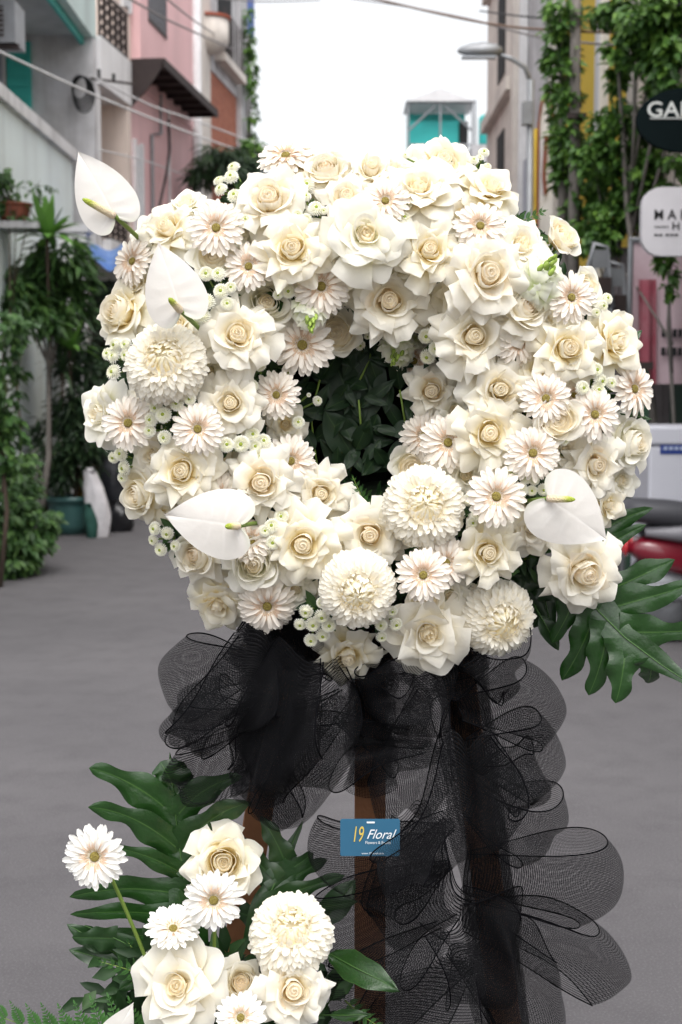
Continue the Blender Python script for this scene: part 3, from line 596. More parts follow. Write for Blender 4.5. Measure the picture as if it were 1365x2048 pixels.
for q, (px, py, lab) in enumerate(((1205, 545, 'grey folding chair hung at the left of the banner'), (1235, 580, 'second grey folding chair nearest the banner'))):
    fc = thing('folding_chair', lab, 'chair', P(px, py + 70, 9.6 + q * .1), radians(20), 'folding chairs by the banner')
    MB().tube([(-.08, 0, 0), (-.11, 0, .28), (-.07, 0, .42), (.03, 0, .40), (.05, 0, .24), (.08, 0, 0)], .016, 6).build('frame', STEEL, fc, True); B('backrest', fc, STEEL, -.09, .04, -.01, .01, .26, .38); B('seat', fc, IRON, -.07, .06, -.015, .015, .03, .2)
    MB().tube([(-.08, .02, 0), (-.06, .05, -fc.location.z)], .014, 6).build('leg', STEEL, fc); MB().tube([(.08, .02, 0), (.10, .05, -fc.location.z)], .014, 6).build('leg', STEEL, fc)
gpil = thing('green_post', 'dark green post beside the white cold box', 'post', P(1272, 1060, 9.4)); gpil.location.z = 0; B('shaft', gpil, mat('post_green', (.03, .075, .045), .6, noise=.5, scale=5), -.06, .06, -.05, .05, 0, 1.5); B('cap', gpil, IRON, -.08, .08, -.07, .07, 1.502, 1.55)
cb = thing('cold_box', 'white cold box with blue label at the right edge', 'box', P(1296, 1040, 8.6)); cb.location.z = .0
zb = P(1296, 852, 8.6).z
bx = B('body', cb, mat('box_white', (.56, .56, .62), .4, .5, noise=.3, scale=4, col2=(.48, .48, .54)), 0, .75, 0, .5, .12, zb - .12); bv = bx.modifiers.new('edge', 'BEVEL'); bv.width = .02; bv.segments = 3
ld = B('lid', cb, MATS['box_white'], -.012, .762, -.012, .512, zb - .118, zb); bv = ld.modifiers.new('edge', 'BEVEL'); bv.width = .02; bv.segments = 3
lb = B('label_plate', cb, mat('label_blue', (.02, .045, .22), .5), M(22, 8.6), .5, -.005, -.001, P(0, 908, 8.6).z, P(0, 868, 8.6).z - .0)
for k in range(2): 
    for j in range(4): B('printing', lb, mat('label_print', (.35, .40, .55), .5) if not (k or j) else MATS['label_print'], M(28 + j * 11, 8.6), M(36 + j * 11, 8.6), -.009, -.0055, P(0, 886 + k * 14, 8.6).z, P(0, 879 + k * 14, 8.6).z)
for x in (.08, .62): 
    for y in (.06, .40): B('leg', cb, IRON, x, x + .05, y, y + .05, 0, .118)

RED = mat('scooter_red', (.17, .006, .018), .3, .6, coat=.6, noise=.2, scale=4); SEATM = mat('scooter_seat', (.05, .05, .058), .55, .4); PLG = mat('scooter_grey', (.19, .185, .205), .45, .4); RUB = mat('tyre_rubber', (.012, .012, .013), .8)
SC = thing('scooter', 'red scooter with grey seat parked at the right edge', 'scooter', (P(1244, 1200, 7.7).x, 7.7, 0))
def shell(prof, w0, w1, name, m, par=SC):
    """rounded body from a side outline: list of (x, z_low, z_high)"""
    def fn(a, b):
        k = b * (len(prof) - 1); i = min(len(prof) - 2, int(k)); f = k - i; p, q = prof[i], prof[i + 1]
        x, lo, hi = (p[j] + (q[j] - p[j]) * f for j in range(3)); t = a * 2 * pi; w = w0 + (w1 - w0) * sin(pi * min(1, b * 1.2 + .1)) ; c, s = cos(t), sin(t)
        return (x, w * (abs(c) ** .7) * (1 if c > 0 else -1), (lo + hi) / 2 + (hi - lo) / 2 * (abs(s) ** .7) * (1 if s > 0 else -1)), 0
    return MB().grid(fn, 22, 16, True).build(name, m, par, True)
shell([(.02, .50, .54), (.08, .45, .58), (.2, .40, .58), (.4, .34, .57), (.62, .30, .54), (.72, .34, .5)], .03, .12, 'tail_body', RED)
shell([(-.03, .70, .75), (.04, .66, .79), (.25, .64, .78), (.45, .62, .75), (.62, .63, .78), (.74, .66, .74)], .04, .15, 'seat', SEATM)
shell([(.10, .58, .64), (.3, .55, .66), (.55, .52, .66), (.75, .50, .62)], .08, .15, 'side_panel', PLG)
shell([(.6, .22, .28), (.9, .21, .30), (1.15, .22, .32)], .1, .17, 'floorboard', PLG)
shell([(1.08, .26, .40), (1.16, .30, .80), (1.24, .45, .98), (1.32, .70, .96)], .06, .19, 'front_shield', RED)
shell([(1.18, .94, 1.0), (1.26, .92, 1.06), (1.36, .94, 1.02)], .05, .11, 'handlebar_cover', RED)
MB().tube([(1.22, -.33, 1.02), (1.24, -.1, 1.0), (1.24, .1, 1.0), (1.22, .33, 1.02)], .017, 7).build('handlebar', RUB, SC, True)
for s in (-1, 1): 
    mi = MB().tube([(1.24, s * .2, 1.02), (1.22, s * .27, 1.22)], .007, 6).build('mirror', RUB, SC); MB().lathe([(.01, 0), (.05, .005), (.055, .02), (.01, .03)], 14, (1.22, s * .27, 1.25), 'X').build('mirror_glass', GLASS, mi, True)
def wheel(x):
    w = MB().lathe([(.15, -.05), (.205, -.055), (.235, -.03), (.242, 0), (.235, .03), (.205, .055), (.15, .05)], 28, axis='Y', cap=False).build('wheel', RUB, SC, True); w.location = (x, 0, .242)
    MB().lathe([(.02, -.03), (.06, -.03), (.15, -.045), (.15, .045), (.06, .03), (.02, .03)], 24, axis='Y').build('rim', STEEL, w, True)
wheel(.24); wheel(1.42)
shell([(.0, .30, .34), (.12, .38, .50), (.3, .44, .51), (.42, .40, .46)], .03, .075, 'rear_fender', SEATM); shell([(1.2, .40, .46), (1.36, .48, .53), (1.52, .44, .50), (1.62, .34, .38)], .03, .08, 'front_fender', RED)
MB().tube([(1.42, -.07, .24), (1.26, -.07, .7)], .022, 7).build('fork', STEEL, SC); MB().tube([(1.42, .07, .24), (1.26, .07, .7)], .022, 7).build('fork', STEEL, SC)
shell([(-.02, .50, .55), (.01, .47, .60), (.05, .49, .60)], .03, .10, 'tail_light', mat('tail_light', (.55, .03, .04), .15, .6, coat=.8))
MB().tube([(.1, -.12, .3), (.5, -.13, .27)], .05, 10).build('exhaust', STEEL, SC, True); MB().tube([(.65, .1, .24), (.6, .2, .0)], .012, 6).build('kickstand', STEEL, SC)
sack('blue_bag', 'small blue bag on the ground behind the scooter', (1335, 1230, 8.1), .1, .2, mat('bag_blue', (.04, .09, .36), .5, noise=.6, scale=10, col2=(.1, .16, .42)), 6, 0, 'bag')
# ---------------------------------------------------------------- flower prototypes (unit radius, facing +Z)
def smooth(x): x = max(0, min(1, x)); return x * x * (3 - 2 * x)

def petal_mesh(rn, L, Wd, a0, r0, z0, ph0, ph1, curl, cup, back, tip, m, nu=8, nv=9):
    prof = []; r, z = r0, z0; N = 40
    for k in range(N + 1):
        v = k / N; ph = ph0 + (ph1 - ph0) * smooth(v * 1.25) + curl * max(0, (v - .62) / .38) ** 1.4
        prof.append((r, z, ph)); r += sin(ph) * L / N; z += cos(ph) * L / N
    ca, sa = cos(a0), sin(a0); wob = rn.uniform(0, 6.28); skew = rn.uniform(-.12, .12); wv = rn.uniform(.015, .045)
    tw = rn.uniform(-.25, .25); side = rn.choice((-1, 1)); fold = rn.uniform(.1, .8)
    def fn(a, b):
        u = a * 2 - 1; v = b
        if tip == 'point': vv = v * (1 - .36 * abs(u) ** 1.15)
        elif tip == 'square': vv = v * (.94 - .05 * abs(u) ** 1.5 + .05 * max(0, 1 - abs(u - .15 * side) * 2.5) + .05 * u * side)
        else: vv = v * (.93 + .05 * cos(3.0 * u) - .08 * abs(u) ** 3)
        k = min(N - 1e-6, max(0, vv * N)); i = int(k); fr = k - i; p, q = prof[i], prof[min(N, i + 1)]
        r = p[0] + (q[0] - p[0]) * fr; z = p[1] + (q[1] - p[1]) * fr; ph = p[2] + (q[2] - p[2]) * fr
        hw = Wd * (.42 + .72 * v ** .9) if tip == 'square' else Wd * (.30 + .70 * sin(pi / 2 * min(1, v / .62))) * (1 if v < .72 or tip == 'square' else 1 - .34 * ((v - .72) / .28) ** 1.5)
        x = hw * u + skew * v * L
        sidefold = back * (1 + (fold if u * side > 0 else -fold * .5))
        n = cup * hw * u * u - sidefold * hw * abs(u) ** 1.8 * v * v + wv * sin(u * 4 + v * 3 + wob) * v + tw * hw * u * v
        rr = r - cos(ph) * n; zz = z + sin(ph) * n
        return (rr * ca - x * sa, rr * sa + x * ca, zz), v
    return MB().grid(fn, nu, nv).mesh('petal', m)

def bud_mesh(rn, a0, rad, h, z0, span, flare, m, nu=10, nv=7, close=.3):
    dz = rn.uniform(-.045, .035); ph = rn.uniform(0, 6)
    def fn(a, b):
        u = a * 2 - 1; v = b
        r = rad * (1 + .10 * cos(3 * (a0 * .4 + u * span) + ph)) * (.40 + .62 * sin(pi * (.14 + (.78 - .30 * close) * v))) * (1 + .10 * u) + flare * max(0, (v - .72) / .28) ** 1.6 * (.6 + .4 * cos(u * 2.2))
        ang = a0 + u * span
        z = z0 + (h + dz) * v * (1 - .10 * u * u) - flare * .5 * max(0, (v - .86) / .14) ** 2 + .012 * sin(5 * u + ph) * v
        return (r * cos(ang), r * sin(ang), z), v
    return MB().grid(fn, nu, nv).mesh('petal', m)

def stem_mesh(L=1.1, r=.05):
    return MB().tube([(0, 0, .08), (0, 0, -.25), (.02, .02, -L)], [r * 1.5, r, r], 7).mesh('stem', STEM)
def sepal_mesh():
    mb = MB()
    for k in range(5):
        a = k * 1.2566 + .3; d = Vector((cos(a), sin(a), -.25)); mb.leaf(Vector((cos(a) * .03, sin(a) * .03, .0)), d, Vector((0, 0, 1)), .36, .13, 0)
    mb.lathe([(.03, -.12), (.09, -.07), (.10, 0), (.08, .06)], 8)
    return mb.mesh('calyx', SEPAL)
ROSE_STEM = stem_mesh(); ROSE_SEPAL = sepal_mesh()

def heart_mesh(R, z):
    def fn(a, b):
        t = a * 2 * pi; r = R * b; return (r * cos(t), r * sin(t), z - .05 * b + .03 * sin(t + b * 16)), .55 + .3 * (1 - b)
    return MB().grid(fn, 24, 14, True).mesh('heart', ROSEIN)
def make_rose(style, seed):
    rn = random.Random(seed); parts = []
    J = lambda a, b: rn.uniform(a, b)
    GA = 2.39996
    RM, RI = ((ROSE, ROSEIN), (ROSEB, ROSEIN), (ROSE, ROSEINP), (ROSEG, ROSEIN))[seed % 4]
    if style == 'open':   # heart rolled tight, outer petals turned back by hand
        R, H, nb, z0 = J(.20, .25), J(.46, .55), 8, .08
        parts.append(heart_mesh(R * .72, z0 + H * .90))
        for k in range(nb):
            f = (k + 1) / nb
            parts.append(bud_mesh(rn, k * GA + J(-.3, .3), .02 + (R - .02) * f, H * (1.0 - .06 * f + J(-.04, .04)), z0, J(1.1, 1.6), .002 + .04 * f ** 2, RI if f < .8 else RM, close=f * .55))
        for k in range(4): parts.append(bud_mesh(rn, k * GA + J(-.4, .4), R * (1.12 + .17 * k), H * (.96 - .09 * k + J(-.06, .04)), z0 - .01 * k, J(.8, 1.15), .05 + .035 * k, RM, close=1))
        o = J(0, 6)
        for k in range(4): parts.append(petal_mesh(rn, J(.50, .60), J(.26, .32), o + k * 6.283 / 4 + J(-.3, .3), R * 1.05, .04, J(.1, .2), J(.5, .9), J(.5, 1.3), .75, J(.3, .9), rn.choice(('point', 'dent', 'point')), RI if rn.random() < .4 else RM))
        n1 = rn.choice((4, 5)); o = J(0, 6)
        for k in range(n1): parts.append(petal_mesh(rn, J(.58, .70), J(.25, .31), o + k * 6.283 / n1 + J(-.3, .3), R * .6, .06, J(.2, .4), J(.95, 1.35), J(.4, 1.0), .35, J(.5, 1.0), rn.choice(('point', 'square', 'point')), RM))
        n2 = rn.choice((7, 8)); o = J(0, 6)
        for k in range(n2): parts.append(petal_mesh(rn, J(.74, .92), J(.20, .28), o + k * 6.283 / n2 + J(-.25, .25), R * .35, .02, J(.5, .7), J(1.25, 1.65), J(.1, .9), .15, J(.35, .9), rn.choice(('square', 'square', 'point')), RM))
        n3 = rn.choice((8, 9)); o = J(0, 6)
        for k in range(n3): parts.append(petal_mesh(rn, J(.84, 1.0), J(.21, .30), o + k * 6.283 / n3 + J(-.25, .25), .08, -.04, J(.9, 1.15), J(1.5, 2.0), J(.0, .6), .10, J(.3, .8), rn.choice(('square', 'square', 'point', 'dent')), RM))
    elif style == 'cup':  # full rose, petals still cupped
        R, H, z0 = J(.52, .58), J(.50, .56), .05
        nb = 16
        for k in range(nb):
            f = (k + 1) / nb
            if k == 0: parts.append(heart_mesh(R * .8, z0 + H * .66))
            parts.append(bud_mesh(rn, k * GA + J(-.25, .25), .025 + (R - .025) * f ** .95, H * (.90 + .10 * f), z0, J(.95, 1.35), .01 + .11 * f ** 2, RI if f < .7 else RM, close=f))
        o = J(0, 6)
        for k in range(6): parts.append(petal_mesh(rn, J(.75, .86), J(.36, .44), o + k * 6.283 / 6 + J(-.2, .2), .15, .0, J(.75, .95), J(.75, 1.15), J(.6, 1.1), .5, J(.2, .5), 'dent', RM))
    elif style == 'bud':  # tall closed heart over a skirt of turned petals
        R, H, z0 = J(.32, .37), J(.60, .68), .05
        for k in range(13):
            f = (k + 1) / 13
            if k == 0: parts.append(heart_mesh(R * .55, z0 + H * .76))
            parts.append(bud_mesh(rn, k * GA + J(-.2, .2), .02 + (R - .02) * f, H * (.97 + .03 * f), z0, J(1.25, 1.6), .005 + .05 * f ** 3, RI if f < .6 else RM, close=f * .7))
        for k in range(4): parts.append(bud_mesh(rn, k * GA + J(-.3, .3), R * (1.10 + .14 * k), H * (.96 - .07 * k), z0, J(.8, 1.15), .05 + .035 * k, RM, close=1))
        o = J(0, 6)
        for k in range(4): parts.append(petal_mesh(rn, J(.60, .72), J(.30, .36), o + k * 6.283 / 4 + J(-.3, .3), R * .7, .04, J(.1, .2), J(.35, .8), J(.6, 1.4), .7, J(.3, .8), rn.choice(('point', 'dent')), RM))
        for ring, (n, l0, l1, p0, p1) in enumerate(((6, .78, .92, .75, 1.45), (7, .85, .98, 1.05, 1.9))):
            o = J(0, 6)
            for k in range(n): parts.append(petal_mesh(rn, J(l0, l1), J(.29, .38), o + k * 6.283 / n + J(-.25, .25), .1, .02 - ring * .05, p0 + J(-.1, .1), p1 + J(-.15, .15), J(.2, .8), .2, J(.3, .8), rn.choice(('point', 'square', 'dent')), RM))
    else:                 # loose, wide and irregular
        for k in range(9):
            f = (k + 1) / 9
            if k == 0: parts.append(heart_mesh(.17, .08 + .32))
            parts.append(bud_mesh(rn, k * GA + J(-.3, .3), .02 + .24 * f, J(.46, .58), .08, J(.9, 1.3), .01 + .09 * f * f, RI if f < .6 else RM, close=f))
        for n, l0, l1, p0, p1, z in ((5, .55, .72, .25, .9, .08), (6, .74, .92, .55, 1.3, .02), (7, .88, 1.0, .95, 1.75, -.04)):
            o = J(0, 6)
            for k in range(n): parts.append(petal_mesh(rn, J(l0, l1), J(.32, .42), o + k * 6.283 / n + J(-.3, .3), .1, z, p0 + J(-.12, .12), p1 + J(-.25, .25), J(.2, 1.1), .25, J(.2, .7), rn.choice(('point', 'square', 'dent', 'dent')), RM))
    return parts

PROTO = {'open': [make_rose('open', s) for s in (1, 2, 4, 5, 6, 8, 9, 10)], 'cup': [make_rose('cup', s) for s in (11, 12)],
         'bud': [make_rose('bud', s) for s in (21, 22, 23)], 'loose': [make_rose('loose', s) for s in (31, 32, 33)]}

def facing(dx, dy, roll):
    n = Vector((dx, -sqrt(max(.02, 1 - dx * dx - dy * dy)), dy)).normalized()
    q = Vector((0, 0, 1)).rotation_difference(n)
    return n, q @ Quaternion((0, 0, 1), roll)

RX0, RY0, RX1, RY1 = 125, 155, 560, 540
def ring(px, py):
    """bulge of the wreath: depth and outward lean at a place on it"""
    dx, dy = px - 735, py - 805; th = math.atan2(dy, dx)
    e0 = RX0 * RY0 / sqrt((RY0 * cos(th)) ** 2 + (RX0 * sin(th)) ** 2); e1 = RX1 * RY1 / sqrt((RY1 * cos(th)) ** 2 + (RX1 * sin(th)) ** 2)
    rho = max(-.1, min(1.15, (sqrt(dx * dx + dy * dy) - e0) / (e1 - e0)))
    Y = 2.28 - .15 * sin(pi * max(0.02, min(.98, .08 + rho * .84)))
    lean = (rho - .45) * (1.15 if rho > .45 else .8)
    return Y, cos(th) * lean, -sin(th) * lean + .06

RN = random.Random(77)
def put(name, label, cat, group, px, py, r, f=None, lift=0, Y=None, hub=.3, roll=None, squash=1):
    Yr, dx, dy = ring(px, py)
    if Y is None: Y = Yr - lift
    if f: dx, dy = f
    else: dx += RN.uniform(-.13, .13); dy += RN.uniform(-.13, .13)
    m = sqrt(dx * dx + dy * dy)
    if m > .92: dx, dy = dx * .92 / m, dy * .92 / m
    n, q = facing(dx, dy, RN.uniform(0, 6.28) if roll is None else roll)
    s = M(r, Y)
    o = thing(name, label, cat, P(px, py, Y) - n * hub * s, 0, group)
    o.rotation_mode = 'QUATERNION'; o.rotation_quaternion = q
    o.scale = (s * RN.uniform(.97, 1.03), s * RN.uniform(.97, 1.03), s * squash)
    return o

SEQ = {'open': 0, 'cup': 0, 'bud': 0, 'loose': 0}
def rose(px, py, r, style, label, f=None, lift=0, Y=None, group='white roses of the wreath'):
    k = SEQ[style]; SEQ[style] += 1
    o = put('rose', label, 'rose', group, px, py, r * 1.28, f, lift, Y, {'open': .36, 'cup': .40, 'bud': .45, 'loose': .3}[style])
    for me in PROTO[style][k % len(PROTO[style])]: inst('heart' if me.name.startswith('heart') else 'petal', me, o)
    inst('stem', ROSE_STEM, o); inst('calyx', ROSE_SEPAL, o)
    return o

# gerbera
def gpetal(rn, m, wd=.094):
    k = rn.uniform(-.05, .05); g = rn.uniform(.012, .03); cv = rn.uniform(-.03, .10); nt = rn.uniform(0, .06)
    def fn(a, b):
        u = a * 2 - 1; v = b; L = .84
        w = wd * (.45 + .55 * sin(pi / 2 * min(1, v / .55))) * (1 if v < .8 else sqrt(max(0.0, 1 - ((v - .8) / .205) ** 2)) * .93 + .07)
        x = .16 + L * v * (1 - nt * (1 - abs(u)) * (v > .98)); z = .05 * sin(pi * v) - cv * v * v + g * (abs(u) ** 1.5) - .008 * cos(u * 9) * v
        return (x, w * u + k * v * v, z), v
    return MB().grid(fn, 6, 8).mesh('petal', m)
GP = {True: [gpetal(random.Random(s), GERBW) for s in range(4)], False: [gpetal(random.Random(9 + s), GERB) for s in range(4)]}
def gfringe():
    rn = random.Random(5); mb = MB()
    for k in range(240):
        a = k * 2.39996; q = (k / 240) ** .5; r0 = .16 + .20 * q; L = .06 + .10 * q
        d = Vector((cos(a), sin(a), .9 - .75 * q + rn.uniform(-.2, .2)))
        mb.leaf(Vector((cos(a) * r0, sin(a) * r0, .13 + .045 * q)), d, Vector((0, 0, 1)), L, .042, .10 + .75 * q * rn.uniform(.7, 1.2))
    return mb.mesh('fringe', GFRINGE)
GFR = gfringe()
GDM = MB().lathe([(.002, .155), (.05, .16), (.09, .16), (.125, .145), (.15, .10), (.15, -.02), (.10, -.10), (.05, -.14)], 20).mesh('disc', GDISC)
GCAL = MB().lathe([(.05, -.16), (.16, -.10), (.22, -.02), (.2, .02)], 12).mesh('calyx', SEPAL)
def gerbera(px, py, r, label, f=None, lift=0, Y=None, white=False, group='cream gerberas of the wreath', stem_to=None, cup=0.0):
    rn = random.Random(int(px * 7 + py)); o = put('gerbera', label, 'gerbera', group, px, py, r * 1.13, f, lift, Y, .05)
    n1 = rn.choice((21, 22, 23, 24))
    for ringn, (n, sc, tl, z) in enumerate(((n1, 1.0, .04, -.02), (n1 - 2, .90, .15, .02), (13, .62, .30, .05))):
        off = rn.uniform(0, 6)
        for k in range(n):
            a = off + k * 2 * pi / n + rn.uniform(-.07, .07); s = sc * rn.uniform(.93, 1.05)
            mt = Matrix.Rotation(a, 4, 'Z') @ Matrix.Translation((0, 0, z)) @ Matrix.Rotation(-(tl + cup + rn.uniform(-.10, .10)), 4, 'Y') @ Matrix.Rotation(rn.uniform(-.15, .15), 4, 'X') @ (Matrix.Translation((.14, 0, 0)) if ringn == 2 else Matrix()) @ Matrix.Diagonal((s, 1.12 * (sc ** .8), 1, 1))
            inst('petal', rn.choice(GP[white]), o, mt)
    inst('fringe', GFR, o)['kind'] = 'stuff'
    inst('disc', GDM, o); inst('calyx', GCAL, o)
    if stem_to is not None:
        bpy.context.view_layer.update(); iv = o.matrix_world.inverted(); b = iv @ stem_to; a = Vector((0, 0, -.12)); c = a + Vector((0, 0, -.9))
        pts = [(a * (1 - t) ** 2 + c * 2 * t * (1 - t) + b * t * t) for t in [i / 12 for i in range(13)]]
        MB().tube(pts, [.062] * 13, 8).build('stem', STEM, o, True)
    else: inst('stem', ROSE_STEM, o)
    return o

# incurved chrysanthemum: rings of petals whose rounded tips close over the heart
def mpetal(th, seed, m, wd, rt):
    rn = random.Random(seed); D = lambda t: Vector((sin(t), 0, cos(t)))
    k_ = smooth((th - .24) / .50)                      # the heart closes, the outer rings spread
    Bp = D(th + .60 - .95 * k_) * (.42 + .22 * k_); C = D(th + .44 - .47 * k_) * (.86 + .05 * k_); T = D(th + .22 * k_) * (rt * rn.uniform(.96, 1.06))
    sk = rn.uniform(-.05, .05); cu = rn.uniform(.2, .45)
    def fn(a, v):
        u = a * 2 - 1
        w = wd * (.55 + .45 * sin(pi / 2 * min(1, v / .6))) * (1 if v < .74 else sqrt(max(0.0, 1 - ((v - .74) / .262) ** 2)) * .92 + .08)
        p = Bp * (1 - v) ** 2 + C * 2 * v * (1 - v) + T * v * v; tg = (C - Bp) * (1 - v) + (T - C) * v; tg.normalize()
        n = Vector((-tg.z, 0, tg.x)); 
        if n.dot(D(th)) > 0: n = -n
        q = p + n * (cu * w * u * u * (1 - 2 * k_)); return (q.x, w * u + sk * v * v, q.z), v
    return MB().grid(fn, 4, 8).mesh('petal', m)
MRINGS = []
for i_, th_ in enumerate((.04, .11, .19, .28, .37, .47, .57, .68, .79, .91, 1.03, 1.16, 1.30, 1.45, 1.61, 1.78, 1.96)):
    wd_ = .036 + .032 * min(1, th_ / .8); n_ = max(5, int(2 * pi * sin(th_) / (wd_ * 1.55)))
    MRINGS.append((n_, th_, [mpetal(th_, 50 + i_ * 3 + k_, MUMIN if th_ < .25 else MUM, wd_, .90 + .12 * min(1, th_ / .6)) for k_ in range(3)]))
MCORE = MB().lathe([(.01, -.45), (.25, -.40), (.50, -.15), (.62, .1), (.56, .38), (.36, .60), (.01, .68)], 16, cap=False).mesh('core', MUMIN)
def mum(px, py, r, label, f=None, lift=0.03, Y=None, group='large white chrysanthemums of the wreath'):
    rn = random.Random(int(px + py)); o = put('chrysanthemum', label, 'chrysanthemum', group, px, py, r * .98, f, lift, Y, .35, squash=.88)
    inst('core', MCORE, o); rest = MB(); made = 0
    for n, th, ms in MRINGS:
        off = rn.uniform(0, 6)
        for k in range(n):
            mt = Matrix.Rotation(off + k * 2 * pi / n + rn.uniform(-.3, .3) / n * 2, 4, 'Z') @ Matrix.Rotation(rn.uniform(-.09, .09), 4, 'Y') @ Matrix.Rotation(rn.uniform(-.08, .08), 4, 'X') @ Matrix.Scale(rn.uniform(.95, 1.07), 4)
            me = rn.choice(ms)
            if made < 300: inst('petal', me, o, mt); made += 1
            else:      # the petals of the far side, past the first 300
                b0 = len(rest.v)
                for v in me.vertices: rest.v.append(tuple(mt @ v.co)); rest.c.append((0, 0, 0))
                rest.t += [d_.value for d_ in me.attributes['t'].data]
                rest.f += [tuple(b0 + x for x in p.vertices) for p in me.polygons]
    if rest.v: rest.build('outer_petals', MUM, o, True)['kind'] = 'stuff'
    inst('stem', ROSE_STEM, o)
    return o

# button chrysanthemum head (a few pixels per petal: one mesh) and its sprays
def button_mesh(seed):
    rn = random.Random(seed); mb = MB()
    for k in range(95):
        q = (k + .5) / 95; th = .38 + 1.5 * q ** .9; ph = k * 2.39996
        d = Vector((sin(th) * cos(ph), sin(th) * sin(ph), cos(th) * .75))
        up = (Vector((0, 0, 1)) * .55 + d).normalized()
        mb.leaf(d * .60, (d + Vector((0, 0, .35)) * (1 - q)).normalized(), up, .40 * rn.uniform(.85, 1.1), .20, .25 + .75 * q, .2, .25)
    mb.lathe([(.02, -.5), (.35, -.35), (.60, .0), (.50, .30), (.3, .46), (.02, .5)], 10, cap=False)
    return mb.mesh('flower_head', BUT)
BM = [button_mesh(s) for s in (1, 2, 3)]
BEYE = MB().lathe([(.01, .62), (.12, .61), (.20, .55), (.22, .45)], 10, cap=False).mesh('eye', EYE)
def spray(label, heads, root, lift=0.0, Y=None, leafy=1):
    Yr = ring(*root)[0] if Y is None else Y
    base = P(root[0], root[1], Yr + .03)
    o = thing('button_chrysanthemum_spray', label, 'chrysanthemum', base, 0, 'button chrysanthemum sprays in the wreath')
    rn = random.Random(int(root[0] + 3 * root[1])); sm = MB(); lf = MB()
    for h in heads:
        px, py = h[0], h[1]; r = h[2] if len(h) > 2 else 16
        Yh, dx, dy = ring(px, py)
        Yh = (Yh if Y is None else Y) - lift - .012
        p = P(px, py, Yh) - base; n, q = facing(max(-.8, min(.8, dx + rn.uniform(-.25, .25))), max(-.8, min(.8, dy + rn.uniform(-.2, .25))), rn.uniform(0, 6))
        s = M(r, Yh); hd = inst('flower_head', rn.choice(BM), o, Matrix.LocRotScale(p, q, Vector((s, s, s * .9)))); inst('eye', BEYE, hd)
        e = p - n * s * .4; mid = e * .5 - n * .015
        sm.tube([(0, 0, 0), mid, e], .0016, 5)
        for k in range(3 * leafy):
            c = mid * rn.uniform(.4, 1.6); lf.leaf(c, Vector((rn.uniform(-1, 1), rn.uniform(-.8, .2), rn.uniform(-1, 1))), Vector((0, -1, .4)), .03, .014, rn.random())
    sm.build('stem', STEM, o, True)
    if lf.v: lf.build('foliage', FILL, o, True)['kind'] = 'stuff'
    return o

# anthurium: spathe, spadix and stem given by tip and heel in the photograph
def anthurium(tip, heel, width, Y, label, spadix, stem_end, cat='anthurium', heel_Y=None, lean=.0, group='white anthuriums'):
    hy = heel_Y or Y
    H, T = P(*heel, hy), P(*tip, Y); ax = T - H; L = ax.length; ax.normalize()
    nrm = Vector((0, -1, .15)); sd_ = ax.cross(nrm).normalized(); nrm = sd_.cross(ax).normalized()
    nrm = (nrm + sd_ * lean).normalized(); sd_ = ax.cross(nrm).normalized()
    o = thing('anthurium', label, cat, H, 0, group); Wd = M(width, Y) / 2
    OUT = [(0, 0), (.07, -.10), (.22, -.185), (.38, -.15), (.49, -.02), (.53, .14), (.505, .32), (.43, .50), (.31, .68), (.17, .84), (.06, .95), (0, 1.02)]
    def outline(t):
        k = min(len(OUT) - 1.0001, t * (len(OUT) - 1)); i = int(k); f = k - i
        p = [OUT[max(0, min(len(OUT) - 1, i + d_))] for d_ in (-1, 0, 1, 2)]
        return [.5 * (2 * p[1][c] + (p[2][c] - p[0][c]) * f + (2 * p[0][c] - 5 * p[1][c] + 4 * p[2][c] - p[3][c]) * f * f + (3 * p[1][c] - p[0][c] - 3 * p[2][c] + p[3][c]) * f ** 3) for c in (0, 1)]
    ph = tip[0] * .1
    def fn(a, b):
        u = a * 2 - 1; au = abs(u); ox, oy = outline(b); my = .02 + .98 * max(0, (b - .12) / .88) ** 1.15
        x = ox * au * (1 if u > 0 else -1) * Wd * 1.9; y = (my + (oy - my) * au ** 1.25) * L
        z = L * (.03 * sin(pi * b) - .07 * (ox * au * 2) ** 2 - .09 * b ** 3 + .012 * au ** .5 + .020 * cos(b * 40 - au * 6) * au * (1 - au) * (1 - b) + .020 * sin(6 * b + ph) * au ** 3 * (1 if u > 0 else -1))
        green = min(1, .04 + ((b * 1.15) if au > .3 else .6 + b) + .35 * (1 - au))
        pulse = max(0, cos(b * 40 - au * 6)) ** 3 * (1 - b) * min(1, au * 4) * (1 - au ** 4) + .8 * max(0, 1 - au * 16)
        return sd_ * x + ax * y + nrm * z, (green if green < .42 else .45 + .55 * min(1, pulse))
    MB().grid(fn, 52, 72).build('spathe', SPATHE, o, True)
    a = P(*heel, hy - .006) - H; b = P(*spadix, hy - .035) - H
    MB().tube([a + (b - a) * (k / 9) for k in range(10)], [M(k * 1.18, Y) for k in (5.4, 6.6, 6.6, 6.4, 6.2, 6, 5.7, 5.2, 4.4, 1.8)], 10).build('spadix', SPADIX, o, True)
    e = P(*stem_end, Y + .09) - H; m_ = (a + e) * .5 + nrm * .004
    MB().tube([a, a * .6 + m_ * .4, m_, m_ * .4 + e * .6, e], M(4.6, Y), 8).build('stem', STEM, o, True)
    return o

